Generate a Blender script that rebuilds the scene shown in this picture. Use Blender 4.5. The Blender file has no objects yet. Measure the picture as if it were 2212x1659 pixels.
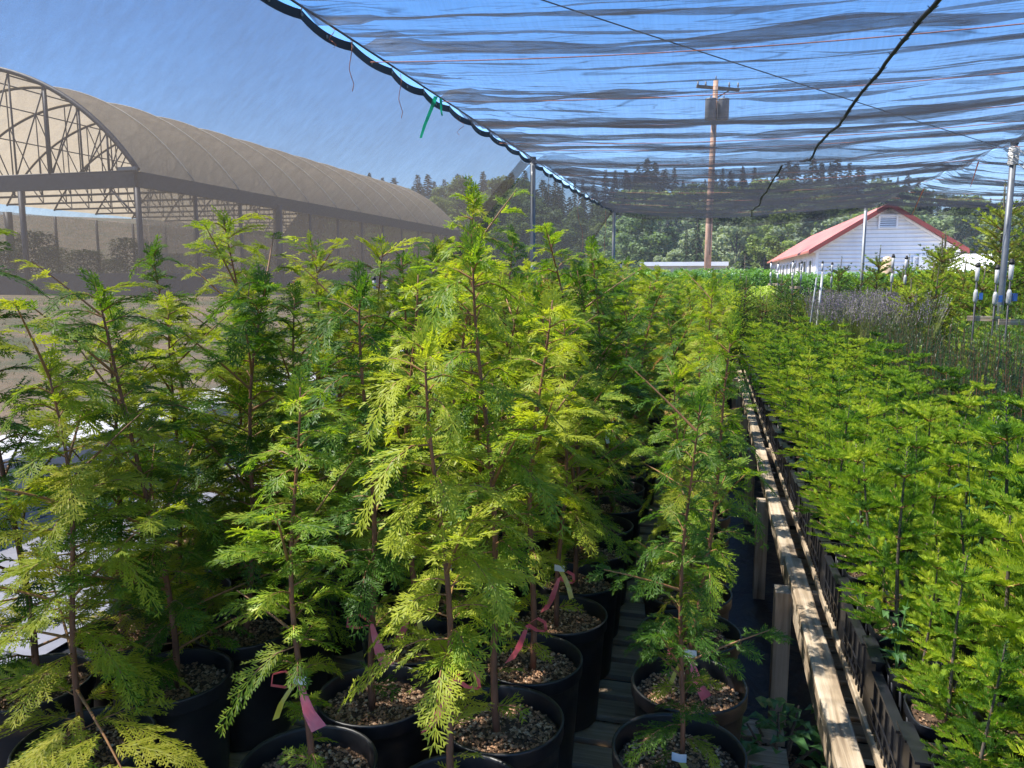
import bpy, math, random
from math import sin, cos, pi, radians, hypot
from mathutils import Vector, noise

# ------------------------------------------------------------------ camera, sky, sun, exposure
sc = bpy.context.scene
CAM = Vector((0, 0, 1.75)); YAW = radians(14.5); PITCH = radians(7.9)
cd = bpy.data.cameras.new('camera'); cam = bpy.data.objects.new('camera', cd)
sc.collection.objects.link(cam); sc.camera = cam
cam.location = CAM; cam.rotation_euler = (pi/2 - PITCH, 0, YAW)
cd.sensor_width = 36; cd.lens = 27; cd.clip_start = 0.05; cd.clip_end = 6000
SUN_AZ = 100      # degrees to the left of +Y
SUN_EL = 59
w = bpy.data.worlds.new('World'); sc.world = w; w.use_nodes = True
nt = w.node_tree; bg = nt.nodes['Background']
sky = nt.nodes.new('ShaderNodeTexSky'); sky.sky_type = 'NISHITA'; sky.sun_disc = False
sky.sun_elevation = radians(SUN_EL); sky.sun_rotation = radians(360 - SUN_AZ)
sky.air_density = 0.9; sky.dust_density = 0.2; sky.ozone_density = 2.5
hs_ = nt.nodes.new('ShaderNodeHueSaturation'); hs_.inputs['Saturation'].default_value = 1.42; hs_.inputs['Value'].default_value = .92
nt.links.new(sky.outputs[0], hs_.inputs['Color']); tn_ = nt.nodes.new('ShaderNodeVectorMath'); tn_.operation = 'MULTIPLY'; tn_.inputs[1].default_value = (1.04, .95, 1.04)
nt.links.new(hs_.outputs[0], tn_.inputs[0]); nt.links.new(tn_.outputs[0], bg.inputs[0]); bg.inputs[1].default_value = 0.12
sl = bpy.data.lights.new('sun', 'SUN'); sl.energy = 5.0; sl.angle = radians(0.53); sl.color = (1, .95, .87)
so = bpy.data.objects.new('sun', sl); sc.collection.objects.link(so)
sd = Vector((-sin(radians(SUN_AZ))*cos(radians(SUN_EL)), cos(radians(SUN_AZ))*cos(radians(SUN_EL)), sin(radians(SUN_EL))))
so.rotation_euler = sd.to_track_quat('Z', 'Y').to_euler()
sc.view_settings.view_transform = 'Standard'; sc.view_settings.look = 'None'
sc.view_settings.exposure = 1.6; sc.view_settings.gamma = 1
sc.cycles.transparent_max_bounces = 40; sc.cycles.max_bounces = 7
sc.cycles.transmission_bounces = 5; sc.cycles.diffuse_bounces = 6

# ------------------------------------------------------------------ helpers
C = sc.collection
R = random.Random(7)
UP = Vector((0, 0, 1))

def bearing(px):      # direction on the ground of a column of the photograph (2212 wide)
    a = YAW - math.atan((px - 1106)/1659.0/0.995)
    return Vector((-sin(a), cos(a), 0))

class MB:
    def __init__(s): s.v = []; s.f = []; s.m = []
    def quad(s, a, b, c, d, m=0):
        n = len(s.v); s.v += [a, b, c, d]; s.f.append((n, n+1, n+2, n+3)); s.m.append(m)
    def tri(s, a, b, c, m=0):
        n = len(s.v); s.v += [a, b, c]; s.f.append((n, n+1, n+2)); s.m.append(m)
    def add(s, vs, fs, m=0):
        n = len(s.v); s.v += [tuple(v) for v in vs]
        for f in fs: s.f.append(tuple(i+n for i in f)); s.m.append(m)
    def box(s, x0, y0, z0, x1, y1, z1, m=0):
        vs = [(x, y, z) for z in (z0, z1) for y in (y0, y1) for x in (x0, x1)]
        s.add(vs, [(0,2,3,1), (4,5,7,6), (0,1,5,4), (2,6,7,3), (0,4,6,2), (1,3,7,5)], m)
    def bar(s, a, b, w_, h_, m=0):
        a = Vector(a); b = Vector(b); d = (b-a).normalized()
        t = UP if abs(d.z) < .95 else Vector((1, 0, 0))
        sx = d.cross(t).normalized()*w_/2; sy = sx.normalized().cross(d).normalized()*h_/2
        vs = [p + sx*i + sy*j for p in (a, b) for j in (-1, 1) for i in (-1, 1)]
        s.add(vs, [(0,2,3,1), (4,5,7,6), (0,1,5,4), (2,6,7,3), (0,4,6,2), (1,3,7,5)], m)
    def tube(s, pts, rad, n=6, m=0, cap=True):
        pts = [Vector(p) for p in pts]; k = len(pts)
        if not hasattr(rad, '__len__'): rad = [rad]*k
        base = len(s.v)
        for i, p in enumerate(pts):
            d = (pts[min(i+1, k-1)] - pts[max(i-1, 0)])
            d = d.normalized() if d.length > 1e-9 else UP
            t = UP if abs(d.z) < .9 else Vector((1, 0, 0))
            a = d.cross(t).normalized(); b = a.cross(d).normalized()
            for j in range(n):
                q = p + (a*cos(2*pi*j/n) + b*sin(2*pi*j/n))*rad[i]
                s.v.append((q.x, q.y, q.z))
        for i in range(k-1):
            for j in range(n):
                s.f.append((base+i*n+j, base+i*n+(j+1) % n, base+(i+1)*n+(j+1) % n, base+(i+1)*n+j)); s.m.append(m)
        if cap:
            s.f.append(tuple(base+j for j in range(n))[::-1]); s.m.append(m)
            s.f.append(tuple(base+(k-1)*n+j for j in range(n))); s.m.append(m)
    def lathe(s, prof, n=24, c=(0, 0, 0), m=0, sq=0.0):   # prof: (r, z); sq > 0 gives a rounded square
        base = len(s.v); k = len(prof)
        for r, z in prof:
            for j in range(n):
                a = 2*pi*j/n; q = 1.0
                if sq: q = (abs(cos(a))**sq + abs(sin(a))**sq)**(-1/sq)
                s.v.append((c[0]+r*q*cos(a), c[1]+r*q*sin(a), c[2]+z))
        for i in range(k-1):
            for j in range(n):
                s.f.append((base+i*n+j, base+i*n+(j+1) % n, base+(i+1)*n+(j+1) % n, base+(i+1)*n+j)); s.m.append(m)
    def mesh(s, name, mats, smooth=False):
        me = bpy.data.meshes.new(name); me.from_pydata(s.v, [], s.f); me.update()
        if not isinstance(mats, (list, tuple)): mats = [mats]
        for x in mats: me.materials.append(x)
        if len(mats) > 1: me.polygons.foreach_set('material_index', s.m)
        if smooth: me.polygons.foreach_set('use_smooth', [True]*len(me.polygons))
        return me

def obj(name, me, parent=None, loc=(0, 0, 0), rz=0):
    o = bpy.data.objects.new(name, me); C.objects.link(o)
    o.location = loc; o.rotation_euler = (0, 0, rz)
    if parent: o.parent = parent
    return o
def tag(o, label=None, cat=None, group=None, kind=None):
    if label: o['label'] = label
    if cat: o['category'] = cat
    if group: o['group'] = group
    if kind: o['kind'] = kind
    return o
def thing(name, label, cat, loc=(0, 0, 0), rz=0, group=None, s=1.0):
    o = bpy.data.objects.new(name, None); C.objects.link(o); o.empty_display_size = .1
    o.location = loc; o.rotation_euler = (0, 0, rz); o.scale = (s, s, s)
    return tag(o, label, cat, group)

ORD = ['nearest', 'second', 'third', 'fourth', 'fifth', 'sixth', 'seventh', 'eighth', 'ninth', 'tenth', 'eleventh', 'twelfth', 'thirteenth', 'fourteenth']

# ------------------------------------------------------------------ materials
def new_mat(name):
    m = bpy.data.materials.new(name); m.use_nodes = True
    n = m.node_tree; b = n.nodes['Principled BSDF']; return m, n, b
def N(n, t, **k):
    x = n.nodes.new(t)
    for a, v in k.items(): setattr(x, a, v)
    return x
def ramp(n, src, stops):
    r = N(n, 'ShaderNodeValToRGB'); e = r.color_ramp.elements
    while len(e) < len(stops): e.new(.5)
    for i, (p, c) in enumerate(stops):
        e[i].position = p; e[i].color = (*c, 1)
    n.links.new(src, r.inputs[0]); return r.outputs[0]
def coords(n, scale=(1, 1, 1), kind='Object', rot=(0, 0, 0)):
    t = N(n, 'ShaderNodeTexCoord'); mp = N(n, 'ShaderNodeMapping'); mp.inputs['Scale'].default_value = scale
    mp.inputs['Rotation'].default_value = rot
    n.links.new(t.outputs[kind], mp.inputs[0]); return mp.outputs[0]
def noise_tex(n, vec, scale, detail=4, rough=.55, dist=0):
    x = N(n, 'ShaderNodeTexNoise'); x.inputs['Scale'].default_value = scale
    x.inputs['Detail'].default_value = detail; x.inputs['Roughness'].default_value = rough; x.inputs['Distortion'].default_value = dist
    n.links.new(vec, x.inputs['Vector']); return x.outputs[0]
def math_n(n, op, a, b):
    x = N(n, 'ShaderNodeMath', operation=op)
    for i, v in enumerate((a, b)):
        if isinstance(v, (int, float)): x.inputs[i].default_value = v
        else: n.links.new(v, x.inputs[i])
    return x.outputs[0]
def bump(n, b, h, strength=.3, dist=.01):
    x = N(n, 'ShaderNodeBump'); x.inputs['Strength'].default_value = strength; x.inputs['Distance'].default_value = dist
    n.links.new(h, x.inputs['Height']); n.links.new(x.outputs[0], b.inputs['Normal'])
def simple(name, c1, c2=None, scale=8, rough=.6, metal=0, bstr=.2, bdist=.005, vscale=(1, 1, 1), spec=.5, detail=5, pos=(.3, .7), kind='Object'):
    m, n, b = new_mat(name); c2 = c2 or tuple(x*.75 for x in c1)
    v = coords(n, vscale, kind); f = noise_tex(n, v, scale, detail)
    n.links.new(ramp(n, f, [(pos[0], c2), (pos[1], c1)]), b.inputs['Base Color'])
    b.inputs['Roughness'].default_value = rough; b.inputs['Metallic'].default_value = metal
    b.inputs['Specular IOR Level'].default_value = spec
    if bstr: bump(n, b, f, bstr, bdist)
    return m

def leaf_mat(name, dark, mid, light, trans=.35, rough=.42, scale=9, spec=.5, rand=.35, tint=(1.1, 1.25, .35)):
    """foliage: colour varies over the plant (noise) and from plant to plant; light passes through"""
    m, n, b = new_mat(name)
    v = coords(n, (1, 1, 1)); oi = N(n, 'ShaderNodeObjectInfo')
    add = N(n, 'ShaderNodeVectorMath', operation='ADD'); sc_ = N(n, 'ShaderNodeVectorMath', operation='SCALE')
    cmb = N(n, 'ShaderNodeCombineXYZ')
    for i in range(3): n.links.new(oi.outputs['Random'], cmb.inputs[i])
    n.links.new(cmb.outputs[0], sc_.inputs[0]); sc_.inputs['Scale'].default_value = 37.0
    n.links.new(v, add.inputs[0]); n.links.new(sc_.outputs[0], add.inputs[1])
    f = noise_tex(n, add.outputs[0], scale, 3, .6)
    g = N(n, 'ShaderNodeNewGeometry')
    f2 = math_n(n, 'ADD', f, math_n(n, 'MULTIPLY', math_n(n, 'SUBTRACT', oi.outputs['Random'], .5), rand))
    f2 = math_n(n, 'ADD', f2, math_n(n, 'MULTIPLY', math_n(n, 'SUBTRACT', g.outputs['Random Per Island'], .5), .22))
    col = ramp(n, f2, [(.30, dark), (.5, mid), (.72, light)])
    n.links.new(col, b.inputs['Base Color']); b.inputs['Roughness'].default_value = rough
    b.inputs['Specular IOR Level'].default_value = spec
    tr = N(n, 'ShaderNodeBsdfTranslucent')
    hs = N(n, 'ShaderNodeVectorMath', operation='MULTIPLY'); hs.inputs[1].default_value = tint
    n.links.new(col, hs.inputs[0]); n.links.new(hs.outputs[0], tr.inputs[0])
    mx = N(n, 'ShaderNodeMixShader'); mx.inputs[0].default_value = trans
    out = n.nodes['Material Output']
    n.links.new(b.outputs[0], mx.inputs[1]); n.links.new(tr.outputs[0], mx.inputs[2]); n.links.new(mx.outputs[0], out.inputs[0])
    return m

def net_mat(name, open_, col=(.035, .037, .042), var=.10, fine=(160, 160, 160), streak=(1, 12, 1), glow=.5, fvar=.12, lines=None, ldark=.3):
    """knitted shade net: a thread fraction of dark thread, the rest open; uneven weave and creases"""
    m, n, b = new_mat(name); out = n.nodes['Material Output']
    v = coords(n); a = noise_tex(n, coords(n, streak), 6, 5, .6)
    f = noise_tex(n, coords(n, fine), 1.0, 2, .5)
    k = noise_tex(n, coords(n, (1.3, 1.3, 1.3)), 1.0, 3, .5)
    s = math_n(n, 'ADD', math_n(n, 'MULTIPLY', math_n(n, 'SUBTRACT', a, .5), var*2), math_n(n, 'MULTIPLY', math_n(n, 'SUBTRACT', f, .5), fvar))
    s = math_n(n, 'ADD', s, math_n(n, 'MULTIPLY', math_n(n, 'SUBTRACT', k, .5), var*1.5))
    if lines:      # gathers: the thread is packed along thin wandering creases
        for (scl, wd, dk) in ((1.0, .016, 1.0), (2.3, .022, .7)):
            g0 = noise_tex(n, coords(n, tuple(q*scl for q in lines)), 1.0, 3, .55, .35)
            rg = math_n(n, 'ABSOLUTE', math_n(n, 'SUBTRACT', g0, .5), 0)
            mr = N(n, 'ShaderNodeMapRange', interpolation_type='SMOOTHSTEP'); mr.inputs[1].default_value = 0; mr.inputs[2].default_value = wd
            mr.inputs[3].default_value = -ldark*dk; mr.inputs[4].default_value = 0; n.links.new(rg, mr.inputs[0])
            s = math_n(n, 'ADD', s, mr.outputs[0])
    fac = math_n(n, 'ADD', s, open_)
    cl = N(n, 'ShaderNodeClamp'); cl.inputs[1].default_value = .03; cl.inputs[2].default_value = .95; n.links.new(fac, cl.inputs[0])
    tp = N(n, 'ShaderNodeBsdfTransparent')
    b.inputs['Base Color'].default_value = (*col, 1); b.inputs['Roughness'].default_value = .55
    tr = N(n, 'ShaderNodeBsdfTranslucent'); tr.inputs[0].default_value = (*[c*1.4 for c in col], 1)
    m1 = N(n, 'ShaderNodeMixShader'); m1.inputs[0].default_value = glow
    n.links.new(b.outputs[0], m1.inputs[1]); n.links.new(tr.outputs[0], m1.inputs[2])
    m2 = N(n, 'ShaderNodeMixShader'); n.links.new(cl.outputs[0], m2.inputs[0])
    n.links.new(m1.outputs[0], m2.inputs[1]); n.links.new(tp.outputs[0], m2.inputs[2]); n.links.new(m2.outputs[0], out.inputs[0])
    bump(n, b, a, .5, .02)
    return m

M = {}
M['cedar'] = leaf_mat('cedar_leaf', (.08, .18, .024), (.23, .36, .035), (.46, .51, .06), .55, .46, 6, .32, .6, (1.25, 1.25, .4))
M['cedar_yellow'] = leaf_mat('cedar_yellow_leaf', (.22, .28, .03), (.42, .44, .045), (.58, .54, .08), .55, .5, 6, .3)
M['cedar_dead'] = leaf_mat('cedar_dead_leaf', (.20, .09, .03), (.42, .19, .05), (.5, .3, .09), .3, .6, 9)
M['fir'] = leaf_mat('fir_needle', (.065, .155, .024), (.16, .31, .032), (.34, .46, .045), .42, .45, 7, .35, .6, (1.25, 1.3, .4))
M['fir_tip'] = leaf_mat('fir_new_needle', (.20, .36, .03), (.36, .50, .04), (.52, .60, .06), .45, .45, 9, .35, .5, (1.2, 1.2, .4))
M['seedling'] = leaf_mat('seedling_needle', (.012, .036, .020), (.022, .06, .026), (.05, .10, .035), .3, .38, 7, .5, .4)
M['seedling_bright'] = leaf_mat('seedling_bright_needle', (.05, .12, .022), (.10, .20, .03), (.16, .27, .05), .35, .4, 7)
M['bigfir'] = leaf_mat('big_fir_needle', (.06, .11, .018), (.15, .20, .026), (.27, .30, .035), .3, .4, 3, .5, .4)
M['hemlock'] = leaf_mat('hemlock_needle', (.05, .13, .02), (.10, .22, .03), (.18, .30, .05), .35, .45, 3)
M['broad'] = leaf_mat('broad_leaf', (.06, .14, .03), (.12, .24, .05), (.20, .32, .07), .35, .35, 4)
M['lime'] = leaf_mat('lime_leaf', (.14, .24, .03), (.26, .36, .04), (.36, .42, .06), .38, .45, 4)
M['weed'] = leaf_mat('weed_leaf', (.04, .12, .04), (.08, .20, .06), (.14, .28, .08), .35, .35, 9)
M['lavender_leaf'] = leaf_mat('lavender_stem', (.10, .15, .04), (.19, .24, .06), (.28, .31, .09), .25, .6, 9)
M['lavender_flower'] = leaf_mat('lavender_flower', (.15, .11, .17), (.25, .19, .28), (.36, .29, .38), .25, .7, 9, tint=(1, 1, 1))
M['tree1'] = leaf_mat('maple_leaf', (.07, .11, .045), (.12, .17, .075), (.19, .24, .11), .35, .7, .35, .12, .3)
M['tree2'] = leaf_mat('alder_leaf', (.10, .14, .035), (.18, .23, .06), (.27, .31, .09), .35, .7, .4, .12, .3)
M['tree3'] = leaf_mat('willow_leaf', (.11, .14, .085), (.18, .22, .13), (.25, .29, .17), .35, .7, .4, .12, .3)
M['conifer'] = leaf_mat('conifer_needle', (.022, .042, .030), (.038, .068, .042), (.065, .10, .055), .1, .6, .4, .3, .3)
M['conifer2'] = leaf_mat('cedar_tree_needle', (.03, .06, .02), (.06, .10, .03), (.10, .15, .04), .15, .6, .4, .3, .3)
M['stem'] = simple('young_bark', (.30, .13, .065), (.12, .055, .032), 40, .7, bstr=.6, bdist=.002, vscale=(1, 1, .25))
M['twig'] = simple('twig_bark', (.36, .18, .07), (.20, .10, .04), 30, .6)
M['greytwig'] = simple('grey_bark', (.16, .13, .10), (.08, .06, .045), 40, .8, bstr=.6, bdist=.002)
M['trunk'] = simple('tree_bark', (.13, .10, .08), (.06, .05, .04), 3, .9)
M['pot'] = simple('black_plastic', (.036, .034, .032), (.009, .0095, .012), 9, .40, pos=(.45, .85), bstr=.06, bdist=.003, spec=.55)
M['pot2'] = simple('grey_black_plastic', (.022, .025, .032), (.013, .014, .018), 20, .42, bstr=.06, spec=.5)
M['crate'] = simple('crate_plastic', (.020, .021, .025), (.010, .0105, .013), 18, .36, bstr=.05, spec=.55)
M['soil'] = simple('potting_soil', (.16, .095, .055), (.04, .024, .015), 120, .95, bstr=1, bdist=.008)
M['grit1'] = simple('tan_grit', (.46, .26, .14), (.28, .15, .08), 90, .8, bstr=.3)
M['grit2'] = simple('pale_grit', (.68, .49, .33), (.45, .29, .18), 90, .8, bstr=.3)
M['grit3'] = simple('bark_chip', (.16, .09, .05), (.06, .035, .02), 90, .9, bstr=.3)
M['pink'] = leaf_mat('pink_tape', (.92, .17, .22), (.95, .22, .27), (.97, .30, .33), .4, .3, 30, .5, .1, (1, .8, .8))
M['yellow'] = leaf_mat('yellow_tape', (.60, .50, .05), (.72, .62, .08), (.8, .74, .3), .3, .35, 30, .5, .1, (1, .9, .5))
M['white_tag'] = simple('white_plastic_tag', (.82, .82, .80), (.70, .72, .72), 30, .4)
M['cyan'] = leaf_mat('pale_blue_tape', (.35, .62, .66), (.45, .72, .76), (.6, .82, .85), .3, .4, 30, .5, .1, (1, 1, 1))
M['green_tape'] = leaf_mat('green_tape', (.0, .30, .16), (.01, .42, .24), (.02, .5, .3), .4, .4, 20, .5, .1, (1, 1, 1))
M['orange'] = simple('orange_tape', (.85, .22, .08), (.7, .14, .05), 30, .5)
M['steel'] = simple('galvanised_steel', (.19, .205, .22), (.12, .13, .14), 25, .5, .35, .1, vscale=(1, 1, .3))
M['pvc_grey'] = simple('grey_pipe', (.30, .32, .34), (.22, .24, .26), 20, .5)
M['pvc_white'] = simple('white_pipe', (.55, .55, .54), (.42, .42, .42), 20, .4)
M['blue'] = simple('blue_valve', (.04, .16, .5), (.03, .10, .35), 20, .4)
M['black'] = simple('black_webbing', (.012, .012, .013), (.006, .006, .007), 60, .6, bstr=.5, bdist=.002)
M['twine'] = simple('orange_twine', (.45, .17, .10), (.25, .08, .05), 80, .8)
M['whiterope'] = simple('white_rope', (.78, .76, .72), (.5, .48, .45), 60, .8)
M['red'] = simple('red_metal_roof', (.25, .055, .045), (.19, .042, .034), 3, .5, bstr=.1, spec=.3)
M['white_paint'] = simple('white_siding', (.80, .79, .80), (.66, .65, .67), 2.2, .6, bstr=.05, vscale=(1, 1, .4), pos=(.2, .55))
M['window'] = simple('dark_window_glass', (.10, .09, .08), (.04, .04, .04), 4, .15, spec=.8)
M['dark_metal'] = simple('dark_steel', (.05, .052, .06), (.03, .03, .036), 6, .55, .4, .1)
M['plank'] = None
M['grey_tank'] = simple('grey_tank', (.16, .16, .165), (.10, .10, .11), 4, .5)
M['poly'] = simple('white_poly_film', (.85, .86, .86), (.74, .76, .76), 2, .35, bstr=.1)
M['burlap'] = simple('tan_burlap', (.55, .40, .26), (.4, .28, .18), 60, .9)

def wood(name, lo, mid, hi, along='Y', rough=.8):
    m, n, b = new_mat(name)
    s = {'X': (1.2, 26, 26), 'Y': (26, 1.2, 26), 'Z': (26, 26, 1.2)}[along]
    v = coords(n, s); f = noise_tex(n, v, 1.6, 6, .65, .6)
    g = noise_tex(n, coords(n, (5, 5, 5)), 1, 3)
    wv = math_n(n, 'ADD', math_n(n, 'MULTIPLY', f, .75), math_n(n, 'MULTIPLY', g, .3))
    n.links.new(ramp(n, wv, [(.32, lo), (.5, mid), (.68, hi)]), b.inputs['Base Color'])
    b.inputs['Roughness'].default_value = rough; bump(n, b, f, .8, .006); return m
M['wood_y'] = wood('weathered_rail', (.15, .10, .06), (.38, .29, .19), (.60, .51, .38), 'Y')
M['wood_x'] = wood('weathered_slat', (.17, .12, .08), (.40, .30, .20), (.58, .47, .34), 'X')
M['wood_z'] = wood('weathered_post', (.13, .09, .06), (.38, .30, .21), (.55, .46, .35), 'Z')
M['pole'] = wood('utility_pole_wood', (.24, .12, .08), (.42, .25, .17), (.55, .38, .28), 'Z')

M['net_side'] = net_mat('side_shade_net', .34, (.042, .036, .031), .08, (240, 240, 240), (1.5, 3.5, 1.5), .45, .22)
M['net_far'] = net_mat('far_side_net', .30, (.02, .02, .022), .06, (240, 240, 240), (1.5, 5, 1.5), .45, .16, (1.1, 5, .9), .10)
M['net_roof'] = net_mat('roof_shade_net', .58, (.024, .026, .032), .14, (70, 2.2, 3), (.3, 3.6, 1), .45, .14, (.45, 8.5, 1), .26)
M['net_dense'] = net_mat('doubled_shade_net', .16, (.045, .045, .05), .07, (120, 160, 120), (1, 12, 1), .5)
M['tan_net'] = None
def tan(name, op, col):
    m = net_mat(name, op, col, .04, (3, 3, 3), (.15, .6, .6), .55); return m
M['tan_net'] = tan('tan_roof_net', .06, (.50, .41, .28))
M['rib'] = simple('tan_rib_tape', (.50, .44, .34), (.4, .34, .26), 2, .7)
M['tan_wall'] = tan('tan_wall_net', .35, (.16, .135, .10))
M['skirt'] = simple('black_skirt_fabric', (.028, .03, .036), (.018, .019, .022), 3, .7)

def ground_mat():
    m, n, b = new_mat('dry_lawn')
    v = coords(n); f = noise_tex(n, v, .45, 6, .65); g = noise_tex(n, v, 18, 4, .7); h = noise_tex(n, coords(n, (1, 1, 1)), 1.6, 4, .6)
    s = math_n(n, 'ADD', math_n(n, 'MULTIPLY', f, .55), math_n(n, 'ADD', math_n(n, 'MULTIPLY', g, .22), math_n(n, 'MULTIPLY', h, .3)))
    n.links.new(ramp(n, s, [(.42, (.045, .07, .018)), (.50, (.10, .095, .04)), (.57, (.20, .135, .075)), (.68, (.27, .18, .105))]), b.inputs['Base Color'])
    b.inputs['Roughness'].default_value = .95; bump(n, b, g, .8, .03); return m
M['ground'] = ground_mat()
def fabric_mat():
    m, n, b = new_mat('weed_fabric')
    v = coords(n); f = noise_tex(n, v, 3.2, 5, .6, .5); wv = N(n, 'ShaderNodeTexWave'); wv.inputs['Scale'].default_value = 90
    n.links.new(v, wv.inputs[0])
    d = noise_tex(n, v, 9, 6, .7)
    n.links.new(ramp(n, d, [(.35, (.012, .014, .019)), (.62, (.028, .031, .038)), (.8, (.07, .06, .05))]), b.inputs['Base Color'])
    b.inputs['Roughness'].default_value = .5; bump(n, b, f, .9, .05); return m
M['fabric'] = fabric_mat()
M['white_sheet'] = simple('white_ground_sheet', (.42, .42, .46), (.30, .30, .34), 2.5, .6, bstr=.6, bdist=.03)

# ------------------------------------------------------------------ ground, hills
def sm(t): t = max(0, min(1, t)); return t*t*(3-2*t)
def gz(x, y):
    d = hypot(x, y)
    return sm((-x-7)/16)*.85 + sm((d-105)/110)*15 + sm((d-260)/400)*30
mb = MB(); rings = [0, 1.5, 3, 5, 7, 9, 12, 15, 19, 24, 30, 38, 48, 60, 75, 95, 115, 135, 155, 175, 200, 230, 270, 330]
NA = 120
for r in rings:
    for j in range(NA):
        a = 2*pi*j/NA; x, y = r*cos(a), r*sin(a)
        mb.v.append((x, y, gz(x, y) + (noise.noise((x*.3, y*.3, 0))*.05 if r > 9 else 0)))
for i in range(len(rings)-1):
    for j in range(NA):
        mb.f.append((i*NA+j, (i+1)*NA+j, (i+1)*NA+(j+1) % NA, i*NA+(j+1) % NA)); mb.m.append(0)
tag(obj('ground', mb.mesh('ground', M['ground'], True)), kind='structure')
def sheet(name, x0, y0, x1, y1, z, mat, amp, step=.12, kind='structure', f=2.0):
    mb = MB(); nx = int((x1-x0)/step)+1; ny = int((y1-y0)/step)+1
    for j in range(ny+1):
        for i in range(nx+1):
            x = x0+(x1-x0)*i/nx; y = y0+(y1-y0)*j/ny
            mb.v.append((x, y, z + amp*(1+noise.noise((x*f, y*f, z*9)))))
    for j in range(ny):
        for i in range(nx):
            a = j*(nx+1)+i; mb.f.append((a, a+1, a+nx+2, a+nx+1)); mb.m.append(0)
    return tag(obj(name, mb.mesh(name, mat, True)), kind=kind)
tf = MB(); rg = random.Random(17)
for k in range(9000):
    x = -6.9-rg.random()**1.3*20; y = rg.uniform(4, 34)
    if noise.noise((x*.35, y*.35, 2)) < -.05 and rg.random() < .8: continue
    z = gz(x, y)-.005; h = rg.uniform(.03, .10); a = rg.uniform(0, 6.28); q = rg.uniform(.02, .05)
    for b in range(3):
        a2 = a+b*2.1; tf.tri((x+cos(a2)*.012, y+sin(a2)*.012, z), (x-cos(a2)*.012, y-sin(a2)*.012, z), (x+q*cos(a2+1.3), y+q*sin(a2+1.3), z+h))
M['dry_grass'] = leaf_mat('dry_grass', (.07, .10, .02), (.17, .15, .05), (.30, .22, .10), .3, .7, .6, .1, .1, (1, 1, .6))
tag(obj('grass', tf.mesh('grass', M['dry_grass'])), 'sparse dry grass tufts on the brown lawn before the greenhouse', 'grass', None, 'stuff')
sheet('ground_fabric', -4.0, -3, 9.0, 17.5, .004, M['fabric'], .012)
sheet('ground_sheet', -5.2, -2.5, -2.9, 16, .034, M['white_sheet'], .012)

# ------------------------------------------------------------------ conifers and cedars in leaf
def V(*a): return Vector(a)
def leaflet(mb, p, d, L, wv, m=0):       # a pointed blade; wv = half width vector
    q = p + d*(L*.45); e = p + d*L
    mb.quad(p[:], (q+wv)[:], e[:], (q-wv)[:], m)

def frond(mb, o, d, L, droop, rng, dense=1.0, m=0, tw=None, roll=0.0):
    d = d.normalized(); side = d.cross(UP)
    side = side.normalized() if side.length > .1 else V(1, 0, 0)
    nrm = side.cross(d).normalized()
    side = (side*cos(roll) + nrm*sin(roll)).normalized()
    def P(t): return o + d*(L*t) - UP*(droop*L*t*t)
    n = max(4, int(L/(.0138/dense)))
    if tw is not None: tw.tube([P(0), P(.25), P(.5), P(.75)], [.0024, .002, .0015, .0009], 4, 1, False)
    mb.tube([P(.4), P(.7), P(1)], [.0014, .0014, .001], 3, m, False)
    for i in range(n):
        t = .1 + .9*(i+.5*rng.random())/n
        ax = (P(min(1, t+.02)) - P(t-.02)).normalized(); nn = side.cross(ax).normalized()
        for sg in (-1, 1):
            if rng.random() < .1: continue
            bl = (L*.40*(1-t)**.75*(.6 + .4*min(1, t/.3)) + .012)*rng.uniform(.7, 1.15)
            bd = (ax*.76 + side*(sg*.62) + nn*rng.uniform(-.22, .10)).normalized()
            b0 = P(t); dr = rng.uniform(.05, .35)
            bn = bd.cross(nn).normalized()
            e = b0 + bd*bl - UP*(dr*bl*.5); wv = bn*.0017
            mb.quad((b0-wv)[:], (b0+wv)[:], (e+wv*.6)[:], (e-wv*.6)[:], m)
            k = max(1, int(bl/(.0092/dense)))
            for j in range(k):
                s = (j+.4)/k; q = b0 + (e-b0)*s
                ll = (.0155*(1-s)**.5+.007)*rng.uniform(.7, 1.2)
                for s2 in (-1, 1):
                    ld = (bd*.86 + bn*(s2*.47) + nn*rng.uniform(-.28, .2)).normalized()
                    wl = ld.cross(nn + bn*rng.uniform(-.6, .6)).normalized()*.0019
                    leaflet(mb, q, ld, ll, wl, m)

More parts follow.
